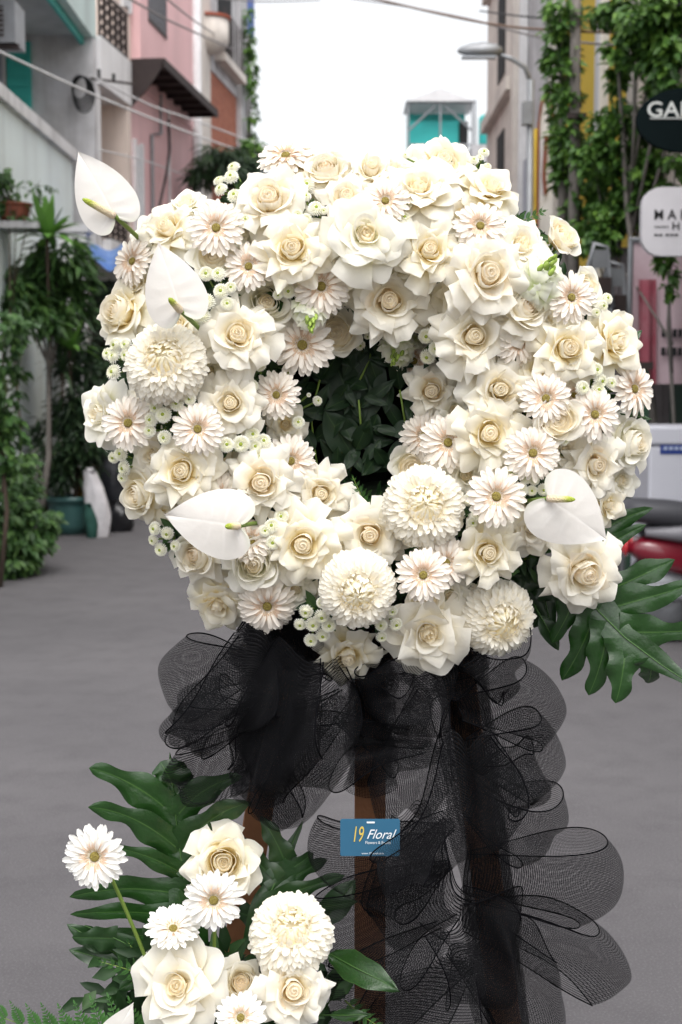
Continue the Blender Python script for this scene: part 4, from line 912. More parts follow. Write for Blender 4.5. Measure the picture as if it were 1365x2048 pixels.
# stock: a spike of frilled florets with green buds at the tip
def stock(px, py, r, label, d=(0, 1), n=9, lift=.02, buds=12):
    Y = ring(px, py)[0] - lift; c = P(px, py, Y); o = thing('stock_flower', label, 'stock', c, 0, 'white stock flower spikes in the wreath')
    rn = random.Random(int(px)); ax = Vector((d[0], 0, d[1])).normalized(); sx = ax.cross(Vector((0, 1, 0))); R = M(r, Y)
    for k in range(n):
        a = k * 2.4; h = (-.9 + 1.4 * k / n) * R; rr = R * (.75 - .35 * k / n)
        p = ax * h + sx * cos(a) * rr + Vector((0, -1, 0)) * (abs(sin(a)) * rr * .8)
        nd = (p.normalized() + Vector((0, -.8, .2))).normalized(); q = Vector((0, 0, 1)).rotation_difference(nd) @ Quaternion((0, 0, 1), rn.uniform(0, 6))
        s = R * rn.uniform(.52, .7)
        mb = MB()
        for j in range(4):
            mb_r = random.Random(j + k); aa = j * 1.57
            def fn(a_, b_, aa=aa, mb_r=mb_r):
                u = a_ * 2 - 1; x = .05 + .95 * b_; y = u * (.15 + .55 * b_ ** .7); z = .25 * b_ - .3 * b_ ** 3 + .09 * sin(u * 7 + j) * b_
                return (x * cos(aa) - y * sin(aa), x * sin(aa) + y * cos(aa), z), b_
            mb.grid(fn, 6, 4)
        inst('floret', mb.mesh('floret', STOCKP), o, Matrix.LocRotScale(p, q, Vector((s, s, s))))
    bm = MB().lathe([(.02, -1), (.6, -.7), (.75, 0), (.5, .75), (.05, 1.15)], 8, cap=False).mesh('bud', STOCKB)
    for k in range(buds):
        f = k / buds; a = k * 2.4; p = ax * R * (.1 + .85 * f) + sx * cos(a) * R * .26 * (1.1 - f) + Vector((0, -1, 0)) * (R * (.75 - .2 * f) + sin(a) * R * .22)
        s = R * (.17 - .07 * f); inst('bud', bm, o, Matrix.LocRotScale(p, Vector((0, 0, 1)).rotation_difference((ax + Vector((0, -.8, 0))).normalized()), Vector((s, s, s * 1.2))))
    MB().tube([-ax * R, ax * R * .5 + Vector((0, -R * .5, 0))], R * .07, 6).build('stem', STEM, o, True)
    return o
# ---------------------------------------------------------------- wreath body
WR = thing('wreath_ring', 'dark green foam ring on black backing added to keep the opening dark, under the white flowers', 'wreath', P(735, 805, 2.34))
def torus(R, r, ky, kd, nu=48, nv=14):
    def fn(a, b):
        A, B = a * 2 * pi, b * 2 * pi
        return ((R + r * cos(B)) * cos(A) * 1.02, -r * kd * sin(B), (R + r * cos(B)) * sin(A) * ky), 0
    return fn
MB().grid(torus(.258, .125, .98, .55), 48, 14).build('foam', FOAM, WR, True)
MB().lathe([(.02, .05), (.35, .05), (.35, .065), (.02, .065)], 40, axis='Y').build('backing', SHADEBLACK, WR)  # black disc added behind the opening so that it stays dark
rnf = random.Random(3); fl = MB()
for k in range(5200):
    a = rnf.uniform(0, 2 * pi); rr = rnf.uniform(.15, .375); B = (rr - .258) / .15
    p = Vector((rr * 1.02 * cos(a), -.075 * sqrt(max(0, 1 - B * B)) - rnf.uniform(-.01, .03), rr * .98 * sin(a)))
    d = Vector((cos(a) * B + rnf.uniform(-.9, .9), rnf.uniform(-1.0, .1), sin(a) * B + rnf.uniform(-.9, .9)))
    fl.leaf(p, d, Vector((rnf.uniform(-.6, .6), -1, rnf.uniform(-.3, .8))), rnf.uniform(.016, .034), rnf.uniform(.007, .014), rnf.random() ** 2.5)
fo = fl.build('filler_foliage', FILL, None, True); fo.location = P(735, 805, 2.34)
tag(fo, 'dark green filler leaves showing in the gaps between the flowers', 'foliage', kind='stuff')

# compound leaf sprigs lying in the opening
def blade(L, Wd, m, curve=.2, n='leaf', serr=0, wavy=.03, nu=8, nv=12):
    def fn(a, b):
        u = a * 2 - 1; v = b
        w = Wd * .5 * (sin(pi * v ** .85) ** .8 if 0 < v < 1 else 0) * (1 + serr * .22 * (abs((v * 9) % 1 - .5) - .25) * abs(u))
        return (w * u, v * L, curve * L * v * v * -.5 + .16 * w * abs(u) + wavy * L * sin(v * 9 + u * 2) * abs(u)), abs(u) if v > .02 else 0
    return MB().grid(fn, nu, nv).mesh(n, m)
LEAFM = [blade(1, .48, SHADELEAF, .15), blade(1, .42, SHADELEAF, .3), blade(1, .52, SHADELEAF, .05)]
def leafrot(d, face=Vector((0, -1, .1))):
    y = d.normalized(); x = y.cross(face).normalized(); z = x.cross(y); return Matrix((x, y, z)).transposed().to_quaternion()
def sprig(label, stem, leaves, Y=2.30, m=LEAFM):
    b = P(*stem[0], Y); o = thing('leaf_sprig', label, 'leaf sprig', b, 0, 'dark leaf sprigs in the opening of the wreath')
    pts = [P(x, y, Y - .012 * i) - b for i, (x, y) in enumerate(stem)]
    MB().tube(pts, .0017, 6).build('stem', STEM, o, True)
    rn = random.Random(int(stem[0][0]))
    xs = [x for x, _ in stem]; ys = [y for _, y in stem]; more = []
    for k in range(16):
        x0, y0 = rn.uniform(min(xs) - 45, max(xs) + 45), rn.uniform(min(ys) - 20, max(ys) + 10); a_ = rn.uniform(0, 6.28); l_ = rn.uniform(38, 72)
        more.append((x0, y0, x0 + l_ * cos(a_), y0 - l_ * sin(a_), rn.uniform(.8, 1.2)))
    for (x0, y0, x1, y1, w) in list(leaves) + more:
        p0 = P(x0, y0, Y - rn.uniform(.005, .03)) - b; p1 = P(x1, y1, Y - rn.uniform(.0, .05)) - b; d = p1 - p0; L = d.length
        inst('leaf', rn.choice(m), o, Matrix.LocRotScale(p0, leafrot(d, Vector((rn.uniform(-.4, .4), -1, rn.uniform(-.2, .5)))), Vector((L * w, L, L))))
    return o
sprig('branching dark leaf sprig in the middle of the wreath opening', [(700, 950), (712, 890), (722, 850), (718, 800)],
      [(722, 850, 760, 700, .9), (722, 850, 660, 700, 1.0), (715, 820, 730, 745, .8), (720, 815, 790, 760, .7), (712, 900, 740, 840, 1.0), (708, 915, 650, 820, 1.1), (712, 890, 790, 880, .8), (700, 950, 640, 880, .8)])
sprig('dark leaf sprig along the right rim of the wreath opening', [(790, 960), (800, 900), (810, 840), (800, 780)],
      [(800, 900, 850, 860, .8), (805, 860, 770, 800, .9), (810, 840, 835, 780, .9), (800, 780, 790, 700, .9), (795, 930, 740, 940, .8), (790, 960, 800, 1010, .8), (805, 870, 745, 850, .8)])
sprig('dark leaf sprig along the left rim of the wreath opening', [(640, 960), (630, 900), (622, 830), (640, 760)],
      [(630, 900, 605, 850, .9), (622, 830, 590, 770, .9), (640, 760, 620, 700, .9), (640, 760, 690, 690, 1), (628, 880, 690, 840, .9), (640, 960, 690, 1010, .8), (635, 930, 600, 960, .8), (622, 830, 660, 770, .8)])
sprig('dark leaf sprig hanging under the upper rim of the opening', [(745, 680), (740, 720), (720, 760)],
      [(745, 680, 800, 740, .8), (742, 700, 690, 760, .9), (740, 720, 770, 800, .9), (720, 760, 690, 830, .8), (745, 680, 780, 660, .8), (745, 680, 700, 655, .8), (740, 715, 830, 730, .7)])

# ---------------------------------------------------------------- roses: place, size, form and which one it is
R_ = rose
R_(335, 455, 66, 'open', 'pointed white rose between the two upper left anthuriums', (-.35, .45), .015)
R_(375, 412, 52, 'loose', 'upward facing white rose behind the upper left gerbera', (-.2, .75), -.02)
R_(428, 510, 54, 'cup', 'full peach hearted rose tucked under the upper left gerbera', (-.1, .25), .0)
R_(235, 622, 66, 'bud', 'left facing rose above the large chrysanthemum at the left edge', (-.62, .25), .0)
R_(275, 572, 38, 'loose', 'small white rose partly hidden behind the second anthurium', (-.6, .3), -.03)
R_(358, 650, 42, 'loose', 'half hidden rose between an anthurium and the left chrysanthemum', (-.3, .3), -.02)
R_(538, 398, 80, 'open', 'big turned back rose right of the upper left button spray', (-.1, .35), .015)
R_(476, 668, 80, 'open', 'big star shaped rose right of the large left chrysanthemum', (.05, .2), .02)
R_(585, 497, 76, 'open', 'open rose with ringed heart above the green bud spike', (.0, .2), .02)
R_(732, 470, 84, 'loose', 'widest loose white rose at the top middle of the wreath', (.0, .2), .025)
R_(694, 393, 54, 'open', 'white rose between the top gerbera and a button spray', (.0, .4), .0)
R_(653, 338, 58, 'bud', 'cupped rose on the skyline left of the top middle', (-.1, .52), -.005)
R_(742, 336, 56, 'open', 'cupped rose on the skyline right of the top middle', (.1, .55), -.005)
R_(838, 375, 74, 'loose', 'large white rose right of the uppermost dark eyed gerbera', (-.1, .5), .01)
R_(888, 322, 72, 'open', 'topmost rose below the teal rooftop shelter', (.1, .5), .0)
R_(982, 378, 60, 'loose', 'white rose at the upper right, beside the fern tip', (.35, .6), .0)
R_(533, 605, 60, 'bud', 'peach budded rose left of the green bud spike', (.1, .15), -.025)
R_(673, 665, 54, 'cup', 'yellow hearted rose just above left of the dark opening', (.0, .1), .0)
R_(779, 602, 80, 'open', 'big star shaped rose right above the dark opening', (.0, .08), .03)
R_(800, 523, 38, 'cup', 'small peach rose sunk between three big roses at the top', (.0, .15), -.02)
R_(860, 500, 72, 'open', 'round hearted rose left of the big upper right star rose', (.0, .22), .01)
R_(978, 547, 84, 'open', 'big star shaped rose with rolled peach heart, upper right', (.12, .1), .025)
R_(712, 562, 50, 'loose', 'greenish white rose under the widest loose rose', (-.1, .0), -.03)
R_(950, 672, 80, 'open', 'big peach hearted rose right of the opening', (.05, .05), .02)
R_(862, 618, 46, 'bud', 'peach rose half hidden between two star roses', (.1, .05), -.03)
R_(1055, 612, 60, 'bud', 'rose turned right below the white stock spike', (.35, .2), .0)
R_(1043, 492, 64, 'loose', 'creamy rose behind the white stock spike', (.2, .45), .0)
R_(1128, 472, 50, 'cup', 'ruffled rose standing out at the upper right edge', (.62, .5), .0)
R_(1175, 575, 46, 'cup', 'ruffled white rose behind the upper right gerbera', (.6, .3), .0)
R_(1138, 697, 72, 'open', 'open rose with yellow throat at the right of the wreath', (.15, .1), .02)
R_(1228, 685, 72, 'loose', 'large rose turned right at the right edge', (.55, .2), .01)
R_(864, 782, 62, 'open', 'cream rose touching the right rim of the opening', (-.12, -.05), .0)
R_(1000, 780, 72, 'open', 'rose with closed yellow heart above the deep cup rose', (.05, .1), .0)
R_(980, 866, 76, 'open', 'deep yellow throated rose between two pairs of gerberas', (.0, .05), .025)
R_(1117, 840, 56, 'cup', 'tight ruffled full rose among three gerberas at the right', (.1, .1), .02)
R_(1195, 930, 66, 'open', 'rose above the right anthurium', (.25, .0), .01)
R_(1268, 885, 64, 'bud', 'rose turned right at the middle of the right edge', (.65, .05), .0)
R_(932, 950, 54, 'loose', 'peach rose half hidden right of the upper large chrysanthemum', (.0, .0), -.02)
R_(825, 935, 52, 'cup', 'half hidden rose at the lower right rim of the opening', (-.1, .1), -.02)
R_(977, 1105, 70, 'open', 'star shaped rose above the rightmost large chrysanthemum', (.1, -.02), .015)
R_(1065, 1055, 58, 'loose', 'rose half hidden under the right anthurium', (.2, -.2), -.02)
R_(1215, 1010, 46, 'loose', 'rose half hidden behind the right anthurium at the edge', (.5, -.1), -.02)
R_(1172, 1148, 82, 'open', 'rose lying on the lobed leaf at the lower right', (.25, -.15), .0, 2.17)
R_(461, 806, 66, 'open', 'yellow hearted rose left of the gerbera at the left rim', (-.02, .1), .015)
R_(364, 942, 72, 'open', 'round hearted rose left of centre above the lower left anthurium', (-.08, .1), .02)
R_(203, 828, 64, 'loose', 'rose at the far left edge behind a gerbera', (-.65, .05), -.01)
R_(308, 910, 50, 'loose', 'half hidden rose under the left gerberas', (-.4, .0), -.03)
R_(275, 990, 60, 'bud', 'lower left edge rose turned left and down', (-.55, -.15), .0)
R_(522, 966, 76, 'open', 'large rose right of the lower left anthurium', (.0, .05), .025)
R_(643, 988, 64, 'open', 'butter yellow hearted rose under the opening', (.05, .05), .01)
R_(606, 1090, 80, 'open', 'big spiky rose in the lower middle of the wreath', (.0, .0), .02)
R_(741, 1070, 74, 'open', 'rose between the two upper large chrysanthemums of the lower half', (.0, .05), .005)
R_(390, 1110, 58, 'bud', 'side facing rose under the lower left anthurium', (-.4, .05), -.01)
R_(508, 1128, 66, 'bud', 'tall budded rose above the bottom gerbera', (-.05, -.1), .01)
R_(438, 1208, 64, 'loose', 'dim hanging rose at the bottom left of the wreath', (-.25, -.5), -.02)
R_(592, 1178, 46, 'loose', 'half hidden rose beneath the big spiky rose', (.0, -.2), -.03)
R_(858, 1265, 84, 'loose', 'widest rose at the bottom of the wreath, between two chrysanthemums', (.05, -.15), .02)
R_(850, 1200, 40, 'cup', 'small peach rose under the lower gerbera pair', (.0, .0), -.02)
R_(697, 1315, 66, 'open', 'lowest rose of the wreath, hanging over the black mesh', (.0, -.35), .0, 2.20)
R_(572, 850, 42, 'loose', 'half hidden rose at the left rim of the opening', (.1, .0), -.03)
R_(300, 470, 46, 'loose', 'rose tucked behind the stem of the upper left anthurium', (-.5, .4), -.03)
R_(470, 455, 50, 'loose', 'half hidden rose right of the upper left gerbera', (-.1, .4), -.04)
R_(610, 330, 46, 'loose', 'half hidden rose right of the top left gerbera', (-.1, .6), -.03)
R_(790, 345, 46, 'loose', 'half hidden rose between the two top right skyline roses', (.0, .6), -.03)
R_(925, 430, 48, 'loose', 'half hidden rose left of the fern tip gerbera', (.1, .4), -.04)
R_(915, 590, 46, 'loose', 'half hidden rose between the two biggest right star roses', (.0, .1), -.04)
R_(640, 500, 46, 'loose', 'half hidden rose between the ringed heart rose and the widest loose rose', (.0, .2), -.04)
R_(560, 560, 44, 'cup', 'half hidden rose under the ringed heart rose', (.0, .1), -.04)
R_(1090, 640, 46, 'loose', 'half hidden rose above the yellow throat rose', (.3, .1), -.04)
R_(1075, 740, 48, 'loose', 'half hidden rose left of the yellow throat rose', (.1, .1), -.04)
R_(420, 745, 46, 'loose', 'half hidden rose above the left yellow hearted rose', (-.1, .1), -.04)
R_(300, 790, 44, 'loose', 'half hidden rose under the large left chrysanthemum', (-.3, .0), -.04)
R_(430, 920, 46, 'loose', 'half hidden rose right of the round hearted left rose', (-.1, .0), -.04)
R_(910, 820, 46, 'loose', 'half hidden rose above the front gerbera of the right rim pair', (.0, .0), -.04)
R_(1130, 900, 46, 'loose', 'half hidden rose right of the pink eyed gerbera', (.2, .0), -.04)
R_(1040, 1010, 44, 'cup', 'half hidden rose between the wide gerbera and right anthurium', (.1, .0), -.04)
R_(690, 1100, 46, 'loose', 'half hidden rose right of the big spiky rose', (.0, .0), -.04)
R_(900, 1190, 46, 'loose', 'half hidden rose left of the lower right chrysanthemum', (.1, -.1), -.04)
R_(470, 1180, 46, 'loose', 'half hidden rose above the dim hanging rose', (-.2, -.2), -.04)
R_(320, 1010, 44, 'loose', 'half hidden rose above the lower left anthurium tip', (-.4, -.1), -.04)
R_(1240, 960, 46, 'loose', 'half hidden rose at the right edge above the anthurium', (.5, .0), -.04)
LOW = 'roses of the low front arrangement'
R_(448, 1725, 78, 'bud', 'upright rose of the low arrangement, behind a gerbera', (.1, .35), 0, 2.10, LOW)
R_(355, 1970, 90, 'loose', 'largest rose of the low arrangement, bottom left', (-.1, .3), 0, 2.00, LOW)
R_(482, 1965, 56, 'bud', 'narrow rose bud between the two lowest big roses', (.0, .55), 0, 2.05, LOW)
R_(588, 1980, 76, 'open', 'yellow hearted rose under the low chrysanthemum', (.1, .25), 0, 2.00, LOW)

G_ = gerbera
G_(433, 456, 52, 'upper left gerbera over the full peach rose', (-.05, .2), .04)
G_(266, 523, 46, 'left turned gerbera between the two upper left anthuriums', (-.6, .2), .01)
G_(498, 533, 46, 'gerbera tucked left of the ringed heart rose', (-.1, .15), -.005)
G_(643, 573, 54, 'blush gerbera with brown eye above the green bud spike', (.05, .1), .015)
G_(605, 690, 58, 'largest blush gerbera at the upper left rim of the opening', (.0, .05), .02)
G_(553, 790, 46, 'gerbera at the left rim of the opening', (.0, .15), .02)
G_(582, 922, 48, 'gerbera at the lower left rim of the opening', (.2, .1), .005)
G_(396, 858, 50, 'green eyed gerbera above the round hearted left rose', (-.05, .1), .03)
G_(257, 846, 52, 'gerbera in front of the far left rose', (-.25, .1), .035)
G_(771, 402, 46, 'uppermost dark eyed gerbera in the top middle', (.0, .35), .015)
G_(572, 312, 52, 'top left gerbera on the skyline seen from below its petals', (-.1, .72), .0)
G_(961, 452, 50, 'upper right gerbera beside the fern tip', (.1, .3), .02)
G_(1143, 595, 48, 'white gerbera at the upper right edge', (.25, .15), .035)
G_(1036, 685, 44, 'gerbera peeping out between two right hand roses', (.3, -.1), -.02)
G_(828, 722, 42, 'shaded gerbera at the upper right rim of the opening', (-.1, -.1), -.04)
G_(1092, 797, 50, 'gerbera left above the tight ruffled full rose', (.05, .15), .015)
G_(1190, 829, 50, 'gerbera right of the tight ruffled full rose', (.2, .1), .03)
G_(1268, 778, 52, 'rightmost gerbera seen from the side', (.62, .1), .01)
G_(897, 885, 54, 'front gerbera of the pair at the right rim of the opening', (-.12, .05), .035)
G_(848, 872, 46, 'rear gerbera of the pair at the right rim of the opening', (-.3, .05), -.005)
G_(1066, 906, 52, 'pink eyed gerbera below the tight ruffled full rose', (.05, .1), .025)
G_(993, 993, 56, 'wide gerbera left of the right anthurium', (.0, .15), .04)
G_(847, 1150, 52, 'front gerbera of the pair in the lower middle', (-.05, .1), .045)
G_(893, 1125, 46, 'rear gerbera of the pair in the lower middle', (.2, .0), .005)
G_(535, 1212, 56, 'bottom gerbera bending down over the black mesh', (.05, -.35), .01)
G_(503, 1082, 46, 'gerbera half hidden beside the lower left anthurium', (-.1, .5), .0)
G_(445, 990, 46, 'gerbera half hidden between two left roses', (.0, .0), -.02)
G_(1148, 790, 34, 'small gerbera hidden behind two right hand gerberas', (.1, .0), -.02)
LOWG = 'gerberas of the low front arrangement'
G_(190, 1713, 58, 'lone white gerbera on a long stem at the lower left', (-.05, .1), 0, 1.98, True, LOWG, P(310, 1960, 2.05))
G_(428, 1800, 56, 'white gerbera on a stem before the upright rose', (.0, .1), 0, 2.00, True, LOWG, P(425, 2000, 2.06))
G_(347, 1858, 54, 'tilted white gerbera above the largest low rose', (.05, .88), 0, 2.02, True, LOWG, None, .15)
G_(482, 2035, 48, 'lowest white gerbera, cut by the bottom edge', (.0, .45), 0, 1.96, True, LOWG)

mum(330, 722, 80, 'large white chrysanthemum at the left of the wreath', (.0, .28), .045)
mum(850, 1012, 82, 'large white chrysanthemum right below the opening', (.0, .2), .05)
mum(716, 1182, 78, 'large white chrysanthemum at the bottom middle', (.0, -.05), .05)
mum(1000, 1240, 78, 'large white chrysanthemum at the lower right, over the mesh', (.22, -.12), .03)
mum(583, 1862, 86, 'large white chrysanthemum of the low front arrangement', (.05, .6), 0, 2.03, 'large white chrysanthemum of the low arrangement')

sp = spray
sp('button flower spray at the upper left outline of the wreath', [(468, 337, 15), (463, 355), (440, 363, 14), (443, 380, 15), (470, 392), (462, 427, 14), (492, 440, 12)], (490, 400), .0)
sp('button flower spray between two top roses left of middle', [(615, 370), (613, 394, 11), (632, 418, 17), (595, 430, 12), (648, 422, 9), (612, 440, 14)], (625, 440), -.01)
sp('button flower spray right of the second anthurium', [(413, 548), (438, 549), (443, 583, 17), (462, 575, 13), (415, 604, 18), (405, 632, 18), (455, 608, 15), (398, 640, 12)], (440, 600), .0)
sp('button flower spray at the left outline beside the large chrysanthemum', [(233, 690), (253, 690, 14), (217, 708, 14), (230, 714), (253, 710, 14), (229, 745, 18)], (270, 720), .01)
sp('button flower spray between the two left gerberas', [(313, 815), (355, 808), (328, 830, 18), (303, 840), (330, 875), (300, 862, 14), (380, 798, 14)], (340, 850), .01)
sp('button flower spray above the large lower left rose', [(453, 890, 17), (483, 888, 19), (505, 870, 17), (527, 883, 17), (510, 892, 15), (522, 912, 16)], (500, 905), .005)
sp('button flower spray low at the left outline', [(243, 908), (228, 915, 13), (250, 936, 17), (246, 955, 12)], (280, 930), .0)
sp('button flower spray left of the rim gerbera', [(505, 772, 14), (508, 838, 17), (520, 730, 14), (492, 748, 13), (575, 745, 10)], (520, 800), -.01)
sp('sparse budding spray on the skyline at the upper right', [(960, 316, 9), (948, 322, 11), (975, 333, 9), (810, 312, 8), (968, 306, 12)], (950, 350), .0)
sp('button flower spray at the upper right rim of the opening', [(853, 672, 17), (879, 664, 16), (873, 697, 17), (856, 713, 17), (893, 720, 16), (885, 682, 14)], (870, 710), .0)
sp('button flower spray left of the rightmost gerbera', [(1192, 740, 16), (1200, 762, 17), (1165, 776, 16), (1196, 780, 16), (1222, 766, 13)], (1190, 790), .01)
sp('button flower spray left above the right anthurium', [(1022, 948, 18), (1069, 960, 12), (1052, 955, 15), (1040, 980, 18), (1064, 981, 12), (1087, 979, 14), (1128, 880, 13)], (1060, 985), .0)
sp('button flower spray below the lower left anthurium tip', [(311, 1057, 15), (335, 1066, 15), (308, 1080, 13), (323, 1099, 15), (352, 1092, 13)], (350, 1085), .0)
sp('button flower spray at the bottom left of the lowest chrysanthemum', [(613, 1222, 16), (644, 1232, 17), (626, 1248, 17), (658, 1250, 17), (601, 1248, 14), (646, 1270, 16), (622, 1280, 15)], (640, 1235), .03)
sp('button flower spray under the bottom middle chrysanthemum', [(763, 1250, 14), (792, 1248, 15), (763, 1273, 13), (645, 1205, 13), (785, 1222, 12)], (770, 1240), .01)
sp('button flower spray between the large and the spiky lower roses', [(563, 1033, 16), (545, 1052, 17), (546, 1085, 16), (530, 1062, 13)], (560, 1060), .0)
sp('button flower spray half hidden above the green bud spike', [(577, 582, 16), (598, 577, 12), (556, 590, 11)], (580, 600), -.01)
sp('button flower spray behind the upper right edge gerberas', [(1205, 612, 13), (1214, 598, 13), (1192, 626, 11)], (1190, 630), .0)
sp('single button flowers on a thin stem reaching into the opening', [(635, 802, 11), (597, 845, 14), (618, 790, 5)], (580, 830), .02, None, 0)
sp('button flower spray between the top gerbera and its right rose', [(808, 436, 15), (812, 461, 12), (797, 447, 11), (815, 410, 10)], (820, 450), -.01)
sp('button flower spray left of the yellow hearted opening rose', [(717, 660, 9), (720, 690, 12), (735, 672, 8), (712, 676, 12)], (720, 650), -.01)
sp('button flower spray right of the upper large lower chrysanthemum', [(955, 1030, 15), (945, 1045, 13), (935, 1000, 13)], (950, 1020), -.01)

anthurium((158, 303), (230, 432), 118, 2.16, 'upper left anthurium standing out against the pink house', (166, 398), (292, 490), lean=.1)
anthurium((318, 487), (362, 622), 122, 2.06, 'second anthurium in front of the upper left roses', (339, 597), (410, 668), lean=.1)
anthurium((330, 1030), (478, 1052), 142, 2.07, 'lower left anthurium pointing left', (452, 1053), (520, 1045), lean=-.05)
anthurium((1215, 1078), (1096, 997), 150, 2.07, 'lower right anthurium pointing down right', (1150, 999), (1045, 1003), lean=.0)
anthurium((265, 2010), (215, 2100), 75, 1.98, 'anthurium at the bottom left, cut by the bottom edge', (235, 2080), (250, 2200), group='anthurium of the low arrangement')

stock(622, 632, 36, 'pale bud spike with green tip left above the opening', (.05, -1), 8, .03, 14)
stock(795, 700, 36, 'greenish stock spike hanging over the upper rim of the opening', (-.35, -1), 9, .0, 10)
stock(1085, 550, 46, 'white stock spike with green buds at the upper right', (.6, 1), 11, .02, 13)
# ---------------------------------------------------------------- easel
WOODL = WOOD
EA = thing('easel', 'brown wooden easel of three legs carrying the wreath', 'easel', (P(740, 1400, 2.36).x, 2.36, 0))
eo = EA.location.copy()
def plank(name, a, b, w, th):
    a, b = Vector(a) - eo, Vector(b) - eo; d = (b - a).normalized(); x = d.cross(Vector((0, 1, 0))).normalized(); y = x.cross(d)
    mb = MB(); pr = []
    for p in (a, b):
        for sx, sy in ((-1, -1), (1, -1), (1, 1), (-1, 1)): pr.append(p + x * sx * w / 2 + y * sy * th / 2)
    mb.v = [tuple(p) for p in pr]; mb.t = [0] * 8; mb.c = [(0, 0, 0)] * 8
    mb.f = [(3, 2, 1, 0), (4, 5, 6, 7), (0, 1, 5, 4), (1, 2, 6, 5), (2, 3, 7, 6), (3, 0, 4, 7)]
    o = mb.build(name, WOODL, EA)
    bv = o.modifiers.new('edge', 'BEVEL'); bv.width = .002; bv.segments = 2
    return o
def to_ground(a, b):
    d = b - a; k = a.z / -d.z; return a + d * k
a, b = P(741, 1100, 2.37), P(740, 2048, 2.30); plank('leg', a, to_ground(a, b), M(64, 2.3), .022)
a, b = P(585, 1200, 2.39), P(508, 1690, 2.36); plank('leg', a, to_ground(a, b), M(58, 2.35), .022)
a, b = P(900, 1200, 2.39), P(1012, 2048, 2.34); plank('leg', a, to_ground(a, b), M(62, 2.35), .022)
plank('crossbar', P(560, 1290, 2.43), P(930, 1290, 2.43), .05, .02)

# ---------------------------------------------------------------- black mesh ribbon
def mesh_material():
    m = bpy.data.materials.new('deco_mesh'); m.use_nodes = True; n, l = m.node_tree.nodes, m.node_tree.links
    b = n['Principled BSDF']; b.inputs['Base Color'].default_value = (.006, .006, .007, 1); b.inputs['Roughness'].default_value = .6; b.inputs['Specular IOR Level'].default_value = .06
    at = n.new('ShaderNodeAttribute'); at.attribute_name = 'uvm'; sp_ = n.new('ShaderNodeSeparateXYZ'); l.new(at.outputs['Vector'], sp_.inputs[0])
    outs = []
    for ch, cell, th in (('X', .0025, .23), ('Y', .0025, .23)):
        mu = n.new('ShaderNodeMath'); mu.operation = 'DIVIDE'; mu.inputs[1].default_value = cell; l.new(sp_.outputs[ch], mu.inputs[0])
        fr = n.new('ShaderNodeMath'); fr.operation = 'FRACT'; l.new(mu.outputs[0], fr.inputs[0])
        lt = n.new('ShaderNodeMath'); lt.operation = 'LESS_THAN'; lt.inputs[1].default_value = th; l.new(fr.outputs[0], lt.inputs[0]); outs.append(lt)
    mx = n.new('ShaderNodeMath'); mx.operation = 'MAXIMUM'; l.new(outs[0].outputs[0], mx.inputs[0]); l.new(outs[1].outputs[0], mx.inputs[1])
    tr = n.new('ShaderNodeBsdfTransparent'); ms = n.new('ShaderNodeMixShader')
    l.new(mx.outputs[0], ms.inputs[0]); l.new(tr.outputs[0], ms.inputs[1]); l.new(b.outputs[0], ms.inputs[2]); l.new(ms.outputs[0], n['Material Output'].inputs['Surface'])
    return m
NET = mesh_material(); HEM = mat('mesh_hem', (.004, .004, .005), rough=.9, spec=.03)
RB = thing('mesh_ribbon', 'black open mesh ribbon gathered in loops around the easel', 'ribbon', P(800, 1600, 2.27))
ro = RB.location.copy()
def loop(root, apex, width, seed, depth=.055, Y=2.24, pinch=.22, rnd_=.30, bow=0.0, hem=True, fold=.018, Yr=None, tw=None):
    """one loop: leaves the root, swells, folds over at the apex and returns behind itself"""
    rn = random.Random(seed); A, B = P(*root, Yr or Y), P(*apex, Y); ax = B - A; L = ax.length; axn = ax.normalized()
    back = Vector((0, 1, 0)); sd_ = axn.cross(back).normalized(); wm = M(width, Y); ph = rn.uniform(0, 6); ph2 = rn.uniform(0, 6); free = tw is None; tw = rn.uniform(-1.3, 1.3) if tw is None else tw; kf = rn.uniform(2, 5); sq = rn.uniform(-.28, .28); k2, k3, k4 = rn.uniform(4, 8), rn.uniform(0, 6), rn.uniform(2, 4); cal = 1 if free else .25; sq *= 1 if free else .2
    def pt(s, w):
        al = sin(pi * s) ** .8
        wid = wm / 2 * (pinch + (1 - pinch) * sin(pi * min(1, max(0, (s - .0) * 1.0))) ** .75)
        along = al * (1 - rnd_ * abs(w) ** 2.2) + sq * w * al
        d = -depth * sin(2 * pi * s) * (1 + .3 * w)
        p = axn * (L * along) + sd_ * (w * wid + bow * L * al * al) + back * d
        p += back * (fold * sin(w * kf + ph + s * 3) * (.3 + al)) + sd_ * (.25 * fold * sin(s * 9 + ph2)) + axn * (cal * fold * .9 * sin(w * kf * .8 + ph2) * (1 - al * .3))
        p += cal * (back * .010 + sd_ * .006) * (sin(s * k2 * 2.2 + w * k4 + k3)) * al + axn * (cal * .012 * sin(w * k4 * 1.7 + k3) * al)
        ang = tw * (s - .5); x, y = p.dot(sd_), p.dot(back)
        p = axn * p.dot(axn) + sd_ * (x * cos(ang) - y * sin(ang)) + back * (x * sin(ang) + y * cos(ang))
        return p + A - ro
    def fn(a, b):
        w = a * 2 - 1; return pt(b, w), 0, (w * wm / 2 + 10, b * L * 2.25 + 10, 0)
    nu, nv = 22, 44
    o = MB().grid(fn, nu, nv).build('loop', NET, RB, True)
    if hem:
        for w in (-1, 1):
            MB().tube([pt(k / 44, w) for k in range(45)], .0011, 5, cap=False).build('hem', HEM, o, True)
    return o
